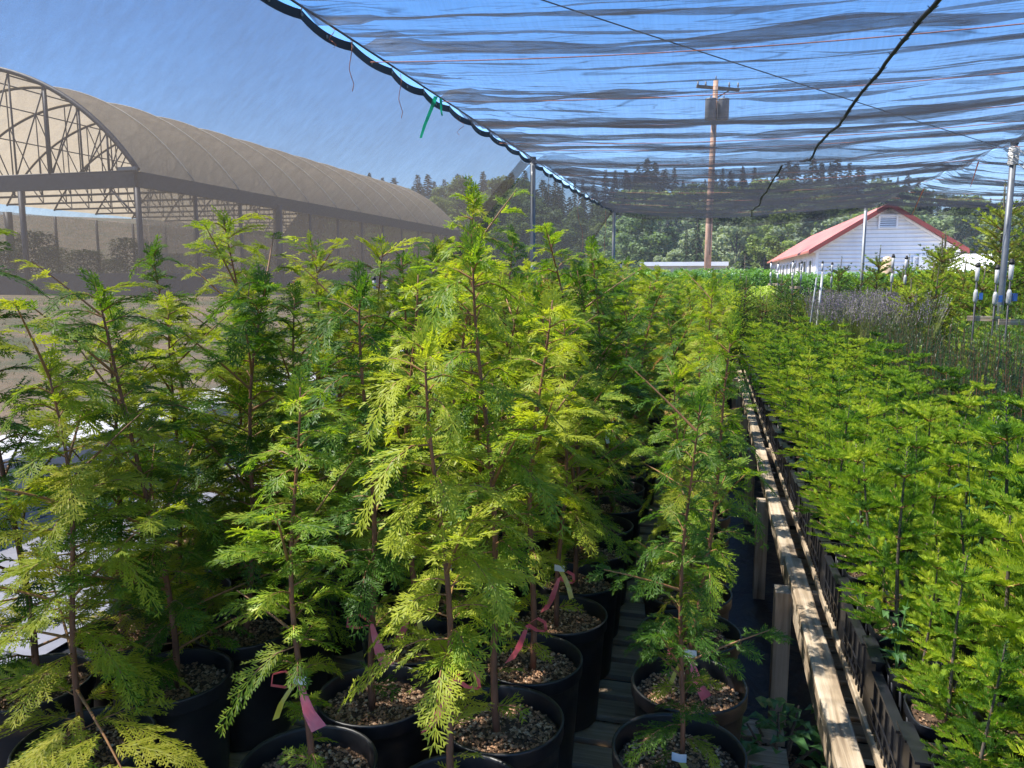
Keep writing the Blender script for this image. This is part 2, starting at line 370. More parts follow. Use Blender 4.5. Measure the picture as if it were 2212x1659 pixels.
def make_cedar(seed, H, wid=1.0, yellow=0.0, dead=False, dense=1.0, lean=.05, clear=False):
    rng = random.Random(seed); lf = MB(); tk = MB()
    la = rng.uniform(0, 2*pi); lx, ly = cos(la)*lean, sin(la)*lean
    ph = rng.uniform(0, 6)
    def T(t): return V(lx*t*t*2*H + .012*sin(t*7+ph), ly*t*t*2*H + .012*cos(t*6+ph), H*t)
    pts = [T(i/14) for i in range(15)]
    tk.tube(pts, [.0075*(1-i/14)**.8+.0016 for i in range(15)], 7, 0)
    n = int(H*54*dense); az = rng.uniform(0, 6)
    for i in range(n):
        t = .05 + .93*((i+.5)/n)**.85; az += 2.4 + rng.uniform(-.5, .5)
        L = (.17*(1-t)**.22 + .035)*rng.uniform(.4, 1.4)*wid*(.7+.3*min(1, t/.2))
        if rng.random() < .1: L *= 1.35
        rise = rng.uniform(.0, .8) + t*.5
        d = V(cos(az), sin(az), rise); m = 0
        if clear and .1 < t < .33 and sin(az) < .1: continue
        if rng.random() < yellow*(1.3-t): m = 1
        if (dead and .2 < t < .6 and rng.random() < .09) or rng.random() < .012: m = 2
        o = T(t)
        if L > .19 and rng.random() < .3:          # a limb that carries several sprays
            dn = d.normalized(); lim = L*1.15
            q = [o + dn*(lim*s) + UP*(.05*lim*s*(1-s)) for s in (0, .33, .66, 1)]
            tk.tube(q, [.0042, .0032, .0024, .0014], 5, 1, False)
            sd_ = dn.cross(UP).normalized()
            for k in range(5):
                s = .3 + .7*k/5; sg = -1 if k % 2 else 1
                frond(lf, o+dn*(lim*s), dn*.7 + sd_*(sg*.7) + UP*rng.uniform(-.1, .3), L*(.62-.28*s)*rng.uniform(.8, 1.2), rng.uniform(.2, .6), rng, 1, m, None, rng.uniform(-.5, .5))
            frond(lf, o+dn*(lim*.85), dn, L*.4, .4, rng, 1, m, None, rng.uniform(-.4, .4))
        else:
            frond(lf, o, d, L, rng.uniform(.3, 1.1), rng, 1, m, tk, rng.uniform(-.5, .5))
    for k in range(3): frond(lf, T(.93+.02*k), V(rng.uniform(-.35, .35), rng.uniform(-.35, .35), 1), .08, .1, rng, 1, 0)
    return (lf.mesh('cedar_foliage', [M['cedar'], M['cedar_yellow'], M['cedar_dead']]),
            tk.mesh('cedar_trunk', [M['stem'], M['twig']], True))

def needles(mb, o, d, L, nl, rng, m=0, sp=.0035, w_=.0011, allround=False, up=.35, droop=0.0, rad=0.003):
    d = d.normalized(); side = d.cross(UP); side = side.normalized() if side.length > .15 else V(1, 0, 0)
    nn = side.cross(d).normalized(); n = max(3, int(L/sp))
    for i in range(n):
        t = (i+rng.random())/n; p = o + d*(L*t) - UP*(droop*L*t*t)
        for k in range(3):
            a = rng.uniform(0, 2*pi) if allround else (rng.gauss(0, .28) + (0 if k == 0 else pi) if k < 2 else rng.uniform(.2, pi-.2))
            out = side*cos(a) + nn*(sin(a) + (0 if allround else up)); 
            ld = (out.normalized()*.86 + d*(.5+.5*(t > .93))).normalized()
            wl = ld.cross(d + UP*.3*rng.uniform(-1, 1)).normalized()*w_
            ll = nl*rng.uniform(.75, 1.1)*(1-.25*t)
            q = p + ld*(ll*.6) + UP*0.0; e = p + ld*ll + d*ll*.12
            mb.quad((p-wl*.6)[:], (p+wl*.6)[:], (e+wl*.5)[:], (e-wl*.5)[:], m)

def make_fir(seed, H, sp=.0024, nl=.017, br=.18, tipm=.5, w_=.0020, whorl=.078, mats=('fir', 'fir_tip'), rt=.006, side_twigs=2):
    rng = random.Random(seed); lf = MB(); tk = MB()
    ph = rng.uniform(0, 6)
    def T(t): return V(.02*sin(t*3+ph)*H, .02*cos(t*3+ph)*H, H*t)
    tk.tube([T(i/7) for i in range(8)], [rt*(1-.7*i/7) for i in range(8)], 6, 0)
    needles(lf, T(.78), (T(1)-T(.78)), H*.24, nl*.9, rng, 1 if rng.random() < tipm else 0, sp, w_, True)
    needles(lf, T(.45), (T(.8)-T(.45)), H*.35, nl*.7, rng, 0, sp*2.5, w_, True)
    k = max(3, int(H/whorl)); az0 = rng.uniform(0, 6)
    for j in range(k):
        t = .05 + .79*(j/(k-1) if k > 1 else 0); nb = rng.choice((4, 5, 5, 6)); az0 += .5
        for b in range(nb):
            az = az0 + 2*pi*b/nb + rng.uniform(-.3, .3)
            L = br*(1.12 - .68*t)*rng.uniform(.7, 1.2)
            rise = .16 + .50*t + rng.uniform(-.1, .25)
            d = V(cos(az), sin(az), rise).normalized(); o = T(t)
            m = 1 if rng.random() < tipm*(.5+t*.6) else 0
            tk.tube([o, o+d*L*.9], [rt*.35, rt*.16], 4, 1, False)
            needles(lf, o+d*L*.12, d, L*.88, nl, rng, m, sp, w_, False, .4, .08)
            sdv = d.cross(UP).normalized()
            for s_ in range(side_twigs):
                for sg in (-1, 1):
                    f = .3 + .32*s_; dd = d*.75 + sdv*(sg*.65)
                    needles(lf, o+d*(L*f), dd, L*(.5-.2*s_), nl*.9, rng, 1 if rng.random() < tipm else m, sp*1.1, w_, False, .4, .05)
    return (lf.mesh('fir_foliage', [M[mats[0]], M[mats[1]]]), tk.mesh('fir_trunk', [M['greytwig'], M['twig']], True))

# ------------------------------------------------------------------ pots
def round_pot(r=.148, h=.335):
    mb = MB()
    prof = [(r*.80, 0), (r*.82, .004)]
    for i in range(1, 7): prof.append((r*(.82+.13*i/7), h*.88*i/7))
    prof += [(r*.955, h*.885), (r*.985, h*.89), (r*1.0, h*.90), (r*1.0, h*.985), (r*1.012, h), (r*1.0, h*1.008), (r*.965, h*1.008), (r*.95, h*.99), (r*.945, h*.9)]
    for i in range(3): prof += [(r*(.94-.02*i), h*(.88-.06*i)), (r*(.932-.02*i), h*(.87-.06*i))]
    prof += [(r*.86, h*.65), (r*.1, h*.64)]
    mb.lathe(prof, 40); mb.lathe([(r*.80, 0), (.001, .002)][::-1], 40)
    return mb.mesh('round_pot', M['pot'], True)
def soil_mesh(r, seed, npeb, sz=.0045, sq=0.0, base='soil'):
    rng = random.Random(seed); mb = MB(); n = 28; rr = [0, .25, .5, .75, 1]
    for i, f in enumerate(rr):
        for j in range(n):
            a = 2*pi*j/n; q = 1
            if sq: q = (abs(cos(a))**sq + abs(sin(a))**sq)**(-1/sq)
            x, y = r*f*q*cos(a), r*f*q*sin(a)
            mb.v.append((x, y, .008*noise.noise((x*30, y*30, seed)) + .004*(1-f)))
    for i in range(4):
        for j in range(n): mb.f.append((i*n+j, (i+1)*n+j, (i+1)*n+(j+1) % n, i*n+(j+1) % n)); mb.m.append(0)
    for k in range(npeb):
        a = rng.uniform(0, 2*pi); f = math.sqrt(rng.random())*.97; x, y = r*f*cos(a), r*f*sin(a)
        s = sz*rng.uniform(.5, 1.35); z = .008*noise.noise((x*30, y*30, seed)) + .004 + s*.4
        sx, sy, sz_ = s*rng.uniform(.7, 1.3), s*rng.uniform(.7, 1.3), s*rng.uniform(.5, .9); b = rng.uniform(0, 3)
        ca, sa = cos(b), sin(b); vs = []
        for (u, v_, w_) in ((1, 0, 0), (0, 1, 0), (-1, 0, 0), (0, -1, 0), (.1, .1, 1), (0, 0, -1)):
            u *= sx*rng.uniform(.8, 1.2); v_ *= sy*rng.uniform(.8, 1.2); vs.append((x+u*ca-v_*sa, y+u*sa+v_*ca, z+w_*sz_))
        mb.add(vs, [(0,1,4), (1,2,4), (2,3,4), (3,0,4), (1,0,5), (2,1,5), (3,2,5), (0,3,5)], rng.choice((1, 1, 1, 2, 3, 3)))
    return mb.mesh('potting_soil', [M[base], M['grit1'], M['grit2'], M['grit3']])
POT = round_pot(); SOILS = [soil_mesh(.137, s, 1500) for s in (1, 2, 3)]
def square_pot(a=.072, h=.2):
    mb = MB(); n = 32
    mb.lathe([(a*.78, 0), (a*.80, .003), (a*.96, h*.86), (a*1.0, h*.87), (a*1.03, h*.88), (a*1.03, h*.985), (a*1.05, h), (a*1.0, h), (a*.97, h*.9), (a*.93, h*.8), (a*.1, h*.79)], n, sq=4.5)
    for j in range(12):
        ang = 2*pi*(j+.5)/12; q = (abs(cos(ang))**4.5 + abs(sin(ang))**4.5)**(-1/4.5)
        x, y = cos(ang)*q, sin(ang)*q
        mb.bar((x*a*.80, y*a*.80, .01), (x*a*.965, y*a*.965, h*.84), .006, .005)
    return mb.mesh('square_pot', M['pot2'], True)
SPOT = square_pot(); SSOIL = soil_mesh(.066, 9, 120, .003, 4.5)

# ------------------------------------------------------------------ slatted pallets under the cedars
def ribbon_mesh(pts, w0, w1, mat, wdir=V(0, 0, 1), twist=0.0):
    mb = MB(); k = len(pts); vs = []
    for i, p in enumerate(pts):
        t = i/(k-1); w_ = w0+(w1-w0)*t; a = twist*t
        s = (V(cos(a)*wdir.x - sin(a)*wdir.y, sin(a)*wdir.x + cos(a)*wdir.y, wdir.z)).normalized()*w_/2
        vs += [V(*p)-s, V(*p)+s]
    mb.add(vs, [(2*i, 2*i+1, 2*i+3, 2*i+2) for i in range(k-1)])
    return mb.mesh('ribbon', mat, True)
def pallet_mesh():
    d = MB(); s = MB(); rng = random.Random(3)
    for i in range(9):
        y = .0+i*.131; w_ = rng.uniform(.086, .098); z = rng.uniform(-.002, .002)
        d.box(0, y, -.02+z, 1.08, y+w_, 0+z)
    for x in (.01, .52, 1.03): s.box(x, -.0, -.112, x+.04, 1.16, -.023)
    for y in (0, .35, .7, 1.05): s.box(0.001, y, -.135, 1.079, y+.09, -.1135)
    return d.mesh('deck', M['wood_x']), s.mesh('stringers', M['wood_y'])
PD, PS = pallet_mesh(); SLAT_Z = .362
mb = MB(); mb.box(0, 0, -.355, .085, .12, -.137); PB = mb.mesh('block', M['wood_z'])
k = 0
for cx in (-.82, -1.91):
    for j in range(7):
        lab = 'slatted pallet under the cedar pots, %s from front in the %s' % (ORD[j], 'line beside the aisle' if cx > -1 else 'line beside the white sheet')
        t = thing('pallet', lab, 'pallet', (cx-(.15 if j else 0), 1.24+j*1.18, SLAT_Z), 0, 'pallets the cedar pots stand on')
        obj('deck', PD, t); obj('stringers', PS, t)
        for q in ((.03, .02), (.99, .02), (.03, 1.02), (.99, 1.02)): obj('block', PB, t, (q[0], q[1], 0))

# ------------------------------------------------------------------ cedars
bushy = [make_cedar(23, 1.08, 1.4, .5, lean=.03), make_cedar(24, 1.16, 1.3, .35)]
spec = [make_cedar(21, 1.1, .95, .1, clear=True, lean=.02), make_cedar(22, 1.05, 1.0, .05, clear=True, lean=.02)]
ced = [make_cedar(11, 1.05, 1.0, .15), make_cedar(12, 1.12, .95, .05), make_cedar(13, 1.00, 1.1, .25, True), make_cedar(14, 1.08, .9, .1),
       make_cedar(15, .98, 1.15, .1), make_cedar(16, 1.15, .85, .35), make_cedar(17, 1.02, 1.0, 0.02), make_cedar(18, 1.06, 1.05, .6), make_cedar(19, 1.1, .95, .0, True)]
cols = [(-.03, 1.64, 'the column along the aisle'), (-.44, 1.66, 'the second column from the aisle'), (-.81, 1.38, 'the third column from the aisle'),
        (-1.34, 1.33, 'the fourth column from the aisle'), (-1.68, 1.52, 'the column beside the white sheet')]
spots = []
for ci, (cx, y0, nm) in enumerate(cols):
    for j in range(27):
        spots.append((cx + R.uniform(-.02, .02), y0 + .302*j + R.uniform(-.006, .006), nm, j))
for j in range(24): spots.append((-2.0 + R.uniform(-.02, .02), 2.3+.31*j, 'the short leftmost column', j))
for j in range(22): spots.append((-1.10 + R.uniform(-.01, .01), 2.75+.305*j, 'the extra middle column', j))
spots.append((-.465, 1.36, None, 0))
def tie_ribbon(t, z, az, kind, x=0, y=-.014):
    dx, dy = cos(az), sin(az); f = .9
    if kind == 'pink':
        a = [(x, y, z), (x-.03*dx, y-.012, z+.026), (x-.055*dx, y-.02, z+.020), (x-.058*dx, y-.022, z-.004), (x-.03*dx, y-.012, z-.010), (x, y-.004, z)]
        obj('ribbon_loop', ribbon_mesh(a, .018, .016, M['pink'], V(.45, -.6, .65), .4), t)
        L = R.uniform(.085, .115)
        a = [(x, y-.004, z), (x+.012*dx, y-.012, z-L*.3), (x+.026*dx, y-.018, z-L*.65), (x+.05*dx, y-.022, z-L)]
        obj('flagging_ribbon', ribbon_mesh(a, .010, .032, M['pink'], V(.9, .15, .25), .5), t)
    elif kind == 'yellow':
        a = [(x, y-.004, z), (x-.02*dx, y-.014, z-.02), (x-.038*dx, y-.02, z-.05), (x-.05*dx, y-.024, z-.085)]
        obj('yellow_strip', ribbon_mesh(a, .013, .015, M['yellow'], V(.9, .1, .3), .3), t)
        a = [(x-.014, y-.010, z+.004), (x+.004, y-.014, z+.004), (x+.018, y-.010, z+.003)]
        obj('plant_tag', ribbon_mesh(a, .020, .020, M['white_tag'], V(0, 0, 1)), t)
    else:
        a = [(x, y-.01, z), (x+.012*dx, y-.014, z-.03), (x+.02*dx, y-.018, z-.07), (x+.012*dx, y-.02, z-.10)]
        obj('pale_tag', ribbon_mesh(a, .026, .022, M['cyan'] if kind == 'cyan' else M['white_tag'], V(1, .3, 0), .7), t)
ci = 0; CED_G = 'potted cedars standing close together on the pallets'
for (x, y, nm, j) in spots:
    v = (ci*5 + j*3) % len(ced); ci += 1
    if y > 9.9: continue
    tall = (1.04 if x < -1.2 else 1.0 if x < -.2 else .93) + .18*max(0, 1-abs(x+.95)/.9)*sm((y-1.7)/.9)*(1-.6*sm((y-4.5)/2))
    s = min(1.2, tall*R.uniform(.82, 1.08))
    if nm is None: lab = 'young cedar cut by the bottom edge, between the third column and the aisle'
    elif j < 8: lab = 'young cedar in pot, %s from front in %s' % (ORD[j], nm)
    else: lab = 'young cedar deep in the block, beyond the eighth in %s' % nm
    t = thing('potted_cedar', lab, 'cedar', (x, y, SLAT_Z+.003), 0, CED_G)
    rz = R.uniform(0, 6.28)
    if nm is None or (j < 3 and ('third' in nm or 'second' in nm)) or (j == 1 and 'along' in nm): rz = R.uniform(-.4, .4); sv = spec[ci % 2]
    else: sv = bushy[ci % 2] if (j < 5 and nm and ('fourth' in nm or 'white' in nm)) else ced[7] if (x < -1.2 and ci % 3 == 0) else ced[v]
    obj('pot', POT, t, (0, 0, 0), rz)
    obj('soil', SOILS[ci % 3], t, (0, 0, .29), rz)
    wd = min(s, 1.0)*(.84 if nm and 'along' in nm else 1.06)
    tx, ty = R.gauss(0, .045), R.gauss(0, .045)
    o = obj('foliage', sv[0], t, (0, 0, .285), rz); o.scale = (wd, wd, s); o.rotation_euler = (tx, ty, rz)
    o = obj('trunk', sv[1], t, (0, 0, .285), rz); o.scale = (wd, wd, s); o.rotation_euler = (tx, ty, rz)
    front = (round(x, 1), round(y, 1))
    col = 0 if nm is None else 1 if 'along' in nm else 2 if 'second' in nm else 3 if 'third' in nm else 9
    RB = {(3, 0): (.535, 0, 'py'), (0, 0): (.605, 3.0, 'p'), (1, 1): (.42, .4, 'py'), (2, 2): (.46, 2.6, 'py'), (2, 1): (.44, 2.8, 'p'), (3, 1): (.53, 0, 'p'), (3, 2): (.44, 2.4, 'py'), (3, 3): (.42, 1, 'y'), (1, 0): (.30, 2.7, 'y')}
    if (col, j) in RB:
        z, az, kk = RB[(col, j)]
        if 'p' in kk: tie_ribbon(t, z, az, 'pink')
        if 'y' in kk: tie_ribbon(t, z+(.006 if az < 1 else .03), az, 'yellow')
    elif 4 <= j < 9 and R.random() < .3: tie_ribbon(t, R.uniform(.6, .85), R.uniform(3, 6), R.choice(('cyan', 'white', 'cyan')))
    if j == 3 and nm and 'second' in nm:       # pot with the white sticker
        st = obj('pot_label', None, t) if False else None
        a = radians(-62); r = .1455
        pts = []
        mb = MB()
        for i in range(7):
            b = a + (i-3)*.085
            for z in (.205, .245): mb.v.append((cos(b)*(.1462 if z > .22 else .1445), sin(b)*(.1462 if z > .22 else .1445), z))
        for i in range(6): mb.f.append((2*i, 2*i+2, 2*i+3, 2*i+1)); mb.m.append(0)
        lb = obj('pot_label', mb.mesh('pot_label', M['white_tag'], True), t)
        cu = bpy.data.curves.new('lettering', 'FONT'); cu.body = 'NORD F'; cu.size = .026; cu.align_x = 'CENTER'; cu.align_y = 'CENTER'; cu.extrude = .0004
        tmp = bpy.data.objects.new('tmp', cu); C.objects.link(tmp); bpy.context.view_layer.update()
        me = bpy.data.meshes.new_from_object(tmp.evaluated_get(bpy.context.evaluated_depsgraph_get())); bpy.data.objects.remove(tmp)
        me.materials.clear(); me.materials.append(M['black']); to = obj('lettering', me, lb)
        to.location = (cos(a)*.1475, sin(a)*.1475, .225); to.rotation_euler = (pi/2-.05, 0, a+pi/2)

# ------------------------------------------------------------------ wooden bench on the right with its rail
RX0, RX1, RZ = .325, .390, .60
t = thing('wooden_bench', 'long weathered wooden bench carrying the crates of firs beside the aisle', 'bench', (0, 0, 0))
mb = MB(); rng = random.Random(5)
ys = [.8, 3.25, 5.7, 8.2, 11.4]
for i in range(4):
    nseg = 14; j0, j1 = rng.uniform(-.010, .006), rng.uniform(-.008, .010); base = len(mb.v)
    for q in range(nseg+1):
        u = q/nseg; y = ys[i]+.003+(ys[i+1]-ys[i]-.006)*u; dx = j0+(j1-j0)*u; e = .0035*noise.noise((y*3, i, 1)); e2 = .0035*noise.noise((y*4, i, 7)); dz = -.010*sin(pi*u)*rng.uniform(.7, 1)
        mb.v += [(RX0+dx+e, y, RZ-.038), (RX1+dx+e2, y, RZ-.038), (RX1+dx+e2, y, RZ-.004+e), (RX1+dx-.004, y, RZ), (RX0+dx+.004, y, RZ+e2*.3), (RX0+dx+e, y, RZ-.004)]
    for q in range(nseg):
        for k in range(6): a = base+q*6+k; b_ = base+q*6+(k+1) % 6; mb.f.append((a, b_, b_+6, a+6)); mb.m.append(0)
    mb.f += [tuple(base+k for k in range(6))[::-1], tuple(base+nseg*6+k for k in range(6))]; mb.m += [0, 0]
obj('rail', mb.mesh('rail', M['wood_y']), t)
mb = MB()
for i in range(4): mb.box(RX0+.012, ys[i], RZ-.13, RX0+.048, ys[i+1]-.004, RZ-.041)
obj('side_board', mb.mesh('side_board', M['wood_y']), t)
for y in (1.72, 2.95, 4.2, 5.5, 6.8, 8.1, 9.4, 10.7):
    mb = MB(); mb.box(RX0-.05, y, .01, RX0+.010, y+.085, RZ-.045+rng.uniform(0, .006)); obj('leg', mb.mesh('leg', M['wood_z']), t)
    mb = MB(); mb.box(1.5, y, .01, 1.57, y+.085, RZ-.06); obj('leg', mb.mesh('leg', M['wood_z']), t)
    mb = MB(); mb.box(RX0+.05, y, RZ-.128, 1.56, y+.04, RZ-.031); obj('cross_beam', mb.mesh('cross_beam', M['wood_x']), t)
mb = MB()
for x in [.425+.115*i for i in range(10)]: mb.box(x, .85, RZ-.028, x+.085, 11.35, RZ-.006)
obj('deck', mb.mesh('deck', M['wood_y']), t)
t = thing('low_pallet', 'grey wooden pallet lying on the fabric beneath the long bench', 'pallet', (.50, 1.3, .15))
obj('deck', PD, t); obj('stringers', PS, t)
for i in range(1, 4):
    t = thing('low_pallet', 'grey wooden pallet lying beneath the long bench, %s from the front' % ORD[i], 'pallet', (.50, 1.3+1.3*i, .15))
    obj('deck', PD, t); obj('stringers', PS, t)

# second bench (seedlings, lavender), low, further right
t = thing('seedling_bench', 'low black topped bench under the dark seedlings, right of the firs', 'bench', (0, 0, 0))
mb = MB(); mb.box(1.68, 2.2, .52, 4.3, 13.2, .56); obj('top', mb.mesh('top', M['fabric']), t)
for x in (1.75, 4.15):
    for y in (2.4, 5.0, 7.6, 10.2, 12.8):
        mb = MB(); mb.box(x, y, .01, x+.09, y+.09, .518); obj('leg', mb.mesh('leg', M['wood_z']), t)

# ------------------------------------------------------------------ crates
CW, CL, CH = .50, .405, .175
def crate_mesh():
    mb = MB(); a, b, h = CW/2, CL/2, CH; th = .006
    mb.box(-a+.01, -b+.01, .002, a-.01, b-.01, .008)
    # lip: a dipped top rail on each side, raised corners
    for sx in (-1, 1):
        for sy in (-1, 1):
            x, y = sx*(a-.03), sy*(b-.03)
            mb.box(min(x, sx*a), min(y, sy*b), .009, max(x, sx*a), max(y, sy*b)-.0, h+.0) if False else None
            mb.box(*(sorted((sx*a, sx*(a-.012)))[0], sorted((sy*b, sy*(b-.06)))[0], .009, sorted((sx*a, sx*(a-.012)))[1], sorted((sy*b, sy*(b-.06)))[1], h+.02))
            mb.box(*(sorted((sx*(a-.0125), sx*(a-.07)))[0], sorted((sy*b, sy*(b-.012)))[0], .009, sorted((sx*(a-.0125), sx*(a-.07)))[1], sorted((sy*b, sy*(b-.012)))[1], h+.02))
            mb.box(*(sorted((sx*(a+.012), sx*(a-.02)))[0], sorted((sy*(b+.004), sy*(b-.07)))[0], h+.021, sorted((sx*(a+.012), sx*(a-.02)))[1], sorted((sy*(b+.004), sy*(b-.07)))[1], h+.027))
    for sx in (-1, 1):
        x0, x1 = sorted((sx*a, sx*(a-.005)))
        mb.box(x0, -b+.061, .06, x1, b-.061, h-.005)
        x0, x1 = sorted((sx*(a+.012), sx*(a-.012))); mb.box(x0, -b+.071, h-.004, x1, b-.071, h+.003)
        for i in range(5):
            y = -b+.075+i*(2*b-.15)/4; x0, x1 = sorted((sx*(a+.0055), sx*(a+.0005))); mb.box(x0, y-.006, .06, x1, y+.006, h-.005)
        for z in (.058, .10): x0, x1 = sorted((sx*(a+.009), sx*(a+.0058))); mb.box(x0, -b+.062, z-.004, x1, b-.062, z)
        for i in range(9):
            y = -b+.065+i*(2*b-.13)/8; x0, x1 = sorted((sx*a, sx*(a-.004))); mb.box(x0, y-.005, .0085, x1, y+.005, .0595)
    for sy in (-1, 1):
        y0, y1 = sorted((sy*b, sy*(b-.005))); mb.box(-a+.071, y0, .05, a-.071, y1, h-.005)
        y0, y1 = sorted((sy*(b+.004), sy*(b-.012))); mb.box(-a+.071, y0, h-.004, a-.071, y1, h+.003)
        for i in range(9):
            x = -a+.08+i*(2*a-.16)/8; y0, y1 = sorted((sy*b, sy*(b-.004))); mb.box(x-.006, y0, .0085, x+.006, y1, .0495)
    return mb.mesh('crate', M['crate'])
CR = crate_mesh()
firs = [make_fir(31, .44), make_fir(32, .50, br=.15), make_fir(33, .38, br=.16, tipm=.6), make_fir(34, .50, br=.14, tipm=.15), make_fir(35, .42, tipm=.75), make_fir(36, .34, br=.17, tipm=.1), make_fir(37, .53, br=.15, tipm=.4)]
NR = 24
FG = 'young firs in square pots on the long bench'
k = 0
for ry in range(NR):
    cy = 1.42 + ry*.418
    for cxi, cx in enumerate((.43+CW/2, .43+CW*1.5+.03)):
        lab = 'black crate of firs, %s from the front in the %s' % (ORD[ry], 'line beside the wooden rail' if cxi == 0 else 'line away from the rail') if ry < 6 else 'black plastic crate of firs far along the bench in the %s' % ('line beside the wooden rail' if cxi == 0 else 'line away from the rail')
        o = tag(obj('crate', CR, None, (cx, cy, RZ-.004+.003), R.uniform(-.02, .02)), lab, 'crate', 'crates on the long bench')
        for fy in range(2):
            for fx in range(3):
                x = cx + (fx-1)*.157; y = cy + (fy-.5)*.19; row = ry*2+fy; col = cxi*3+fx
                if row == 0 and col == 0: continue
                if k >= 299: continue
                k += 1
                s = R.uniform(.62, 1.15)*(.98 if cxi == 0 else 1.12)*(1.42 if row < 6 and col > 1 else 1.15 if row < 10 else .84)*(.86 if col == 0 and row < 4 else 1); tl = (R.gauss(0, .05), R.gauss(0, .05))
                if row < 6: lab = 'bright young fir, %s from front in the %s line from the rail' % (ORD[row], ORD[col] if col else 'first')
                else: lab = 'bright green young fir beyond the sixth row, in the %s line from the rail' % (ORD[col] if col else 'first')
                t = thing('potted_fir', lab, 'fir', (x, y, RZ+.012), 0, FG)
                obj('pot', SPOT, t); obj('soil', SSOIL, t, (0, 0, .176))
                v = firs[(k*3+row) % len(firs)]; rz = R.uniform(0, 6.28)
                for nm, me in (('foliage', v[0]), ('trunk', v[1])):
                    o = obj(nm, me, t, (0, 0, .175), rz); o.scale = (s, s, s); o.rotation_euler = (*tl, rz)

# ------------------------------------------------------------------ seedlings
def make_seedling(seed, H, mats=('seedling', 'seedling_bright'), bushy=0.0):
    rng = random.Random(seed); mb = MB()
    def T(t): return V(.01*sin(t*4+seed), .01*cos(t*3+seed), H*t)
    mb.tube([T(i/5) for i in range(6)], [.0028*(1-.6*i/5) for i in range(6)], 4, 2)
    needles(mb, T(.15), T(1)-T(.15), H*.85, .026, rng, 0, .0065, .0014, True)
    for b in range(int(5+8*bushy)):
        az = rng.uniform(0, 6.28); t = rng.uniform(.2, .95); L = .06*(1.2-t)*rng.uniform(.7, 1.3)*(1+bushy*.6)
        needles(mb, T(t), V(cos(az), sin(az), .8), L, .018, rng, 1 if rng.random() < .3+bushy*.3 else 0, .005, .0014)
    return mb
sdm = [make_seedling(51+i, .5+.05*(i % 4)) for i in range(5)]
sdb = [make_seedling(61+i, .55+.05*(i % 3), bushy=1.0) for i in range(3)]
SM = [M['seedling'], M['seedling_bright'], M['stem']]; SB = [M['seedling_bright'], M['fir_tip'], M['stem']]
sde = [m.mesh('seedling', SM) for m in sdm]; sbe = [m.mesh('seedling', SB) for m in sdb]
allp = []
for iy in range(84):
    for ix in range(22):
        x = 1.66 + ix*.088 + R.uniform(-.02, .02); y = 2.35 + iy*.085 + R.uniform(-.02, .02)
        if y < (5.8 if x > 2.1 else 9.5): allp.append((x, y))
allp.sort(key=lambda p: hypot(*p) - (0 if .55 < math.atan2(p[0], p[1])+0 else 3))
def merged(name, mbs, pts, mats, scf):
    big = MB()
    for i, (x, y, z) in enumerate(pts):
        m = mbs[i % len(mbs)]; a = R.uniform(0, 6.28); s = scf(); ca, sa = cos(a)*s, sin(a)*s; n = len(big.v)
        big.v += [(x+p[0]*ca-p[1]*sa, y+p[0]*sa+p[1]*ca, z+p[2]*s) for p in (v if isinstance(v, tuple) else tuple(v) for v in m.v)]
        big.f += [tuple(q+n for q in f) for f in m.f]; big.m += m.m
    return big.mesh(name, mats)
for i, (x, y) in enumerate(allp[:299]):
    row = 'nearest rows' if y < 3.6 else 'middle rows'
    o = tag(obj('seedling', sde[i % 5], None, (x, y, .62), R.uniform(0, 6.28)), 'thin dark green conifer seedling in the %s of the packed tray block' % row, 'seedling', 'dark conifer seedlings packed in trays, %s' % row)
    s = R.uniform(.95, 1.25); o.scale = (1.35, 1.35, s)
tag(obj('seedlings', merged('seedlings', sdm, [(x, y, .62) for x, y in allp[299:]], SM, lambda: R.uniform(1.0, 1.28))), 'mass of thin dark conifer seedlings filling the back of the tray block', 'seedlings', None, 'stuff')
br = []
for iy in range(26):
    for ix in range(12): br.append((2.06 + ix*.115 + iy*.02 + R.uniform(-.03, .03), 5.9 + iy*.135 + R.uniform(-.03, .03)))
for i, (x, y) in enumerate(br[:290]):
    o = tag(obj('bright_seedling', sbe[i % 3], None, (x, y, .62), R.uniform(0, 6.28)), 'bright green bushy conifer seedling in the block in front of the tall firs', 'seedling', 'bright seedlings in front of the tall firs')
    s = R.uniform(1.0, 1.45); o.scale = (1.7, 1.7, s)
mb = MB(); mb.box(-.26, -.17, .0, .26, .17, .06); 
for i in range(5):
    for j in range(3): mb.box(-.245+i*.1, -.15+j*.105, .0605, -.165+i*.1, -.065+j*.105, .064)
TR = mb.mesh('tray', M['crate']); k = 0
for iy in range(18):
    for ix in range(5):
        x = 1.96+ix*.54; y = 2.4+iy*.36
        o = tag(obj('seedling_tray', TR, None, (x, y, .561)), 'black cell tray holding conifer seedlings on the low bench', 'tray', 'black cell trays under the seedlings')

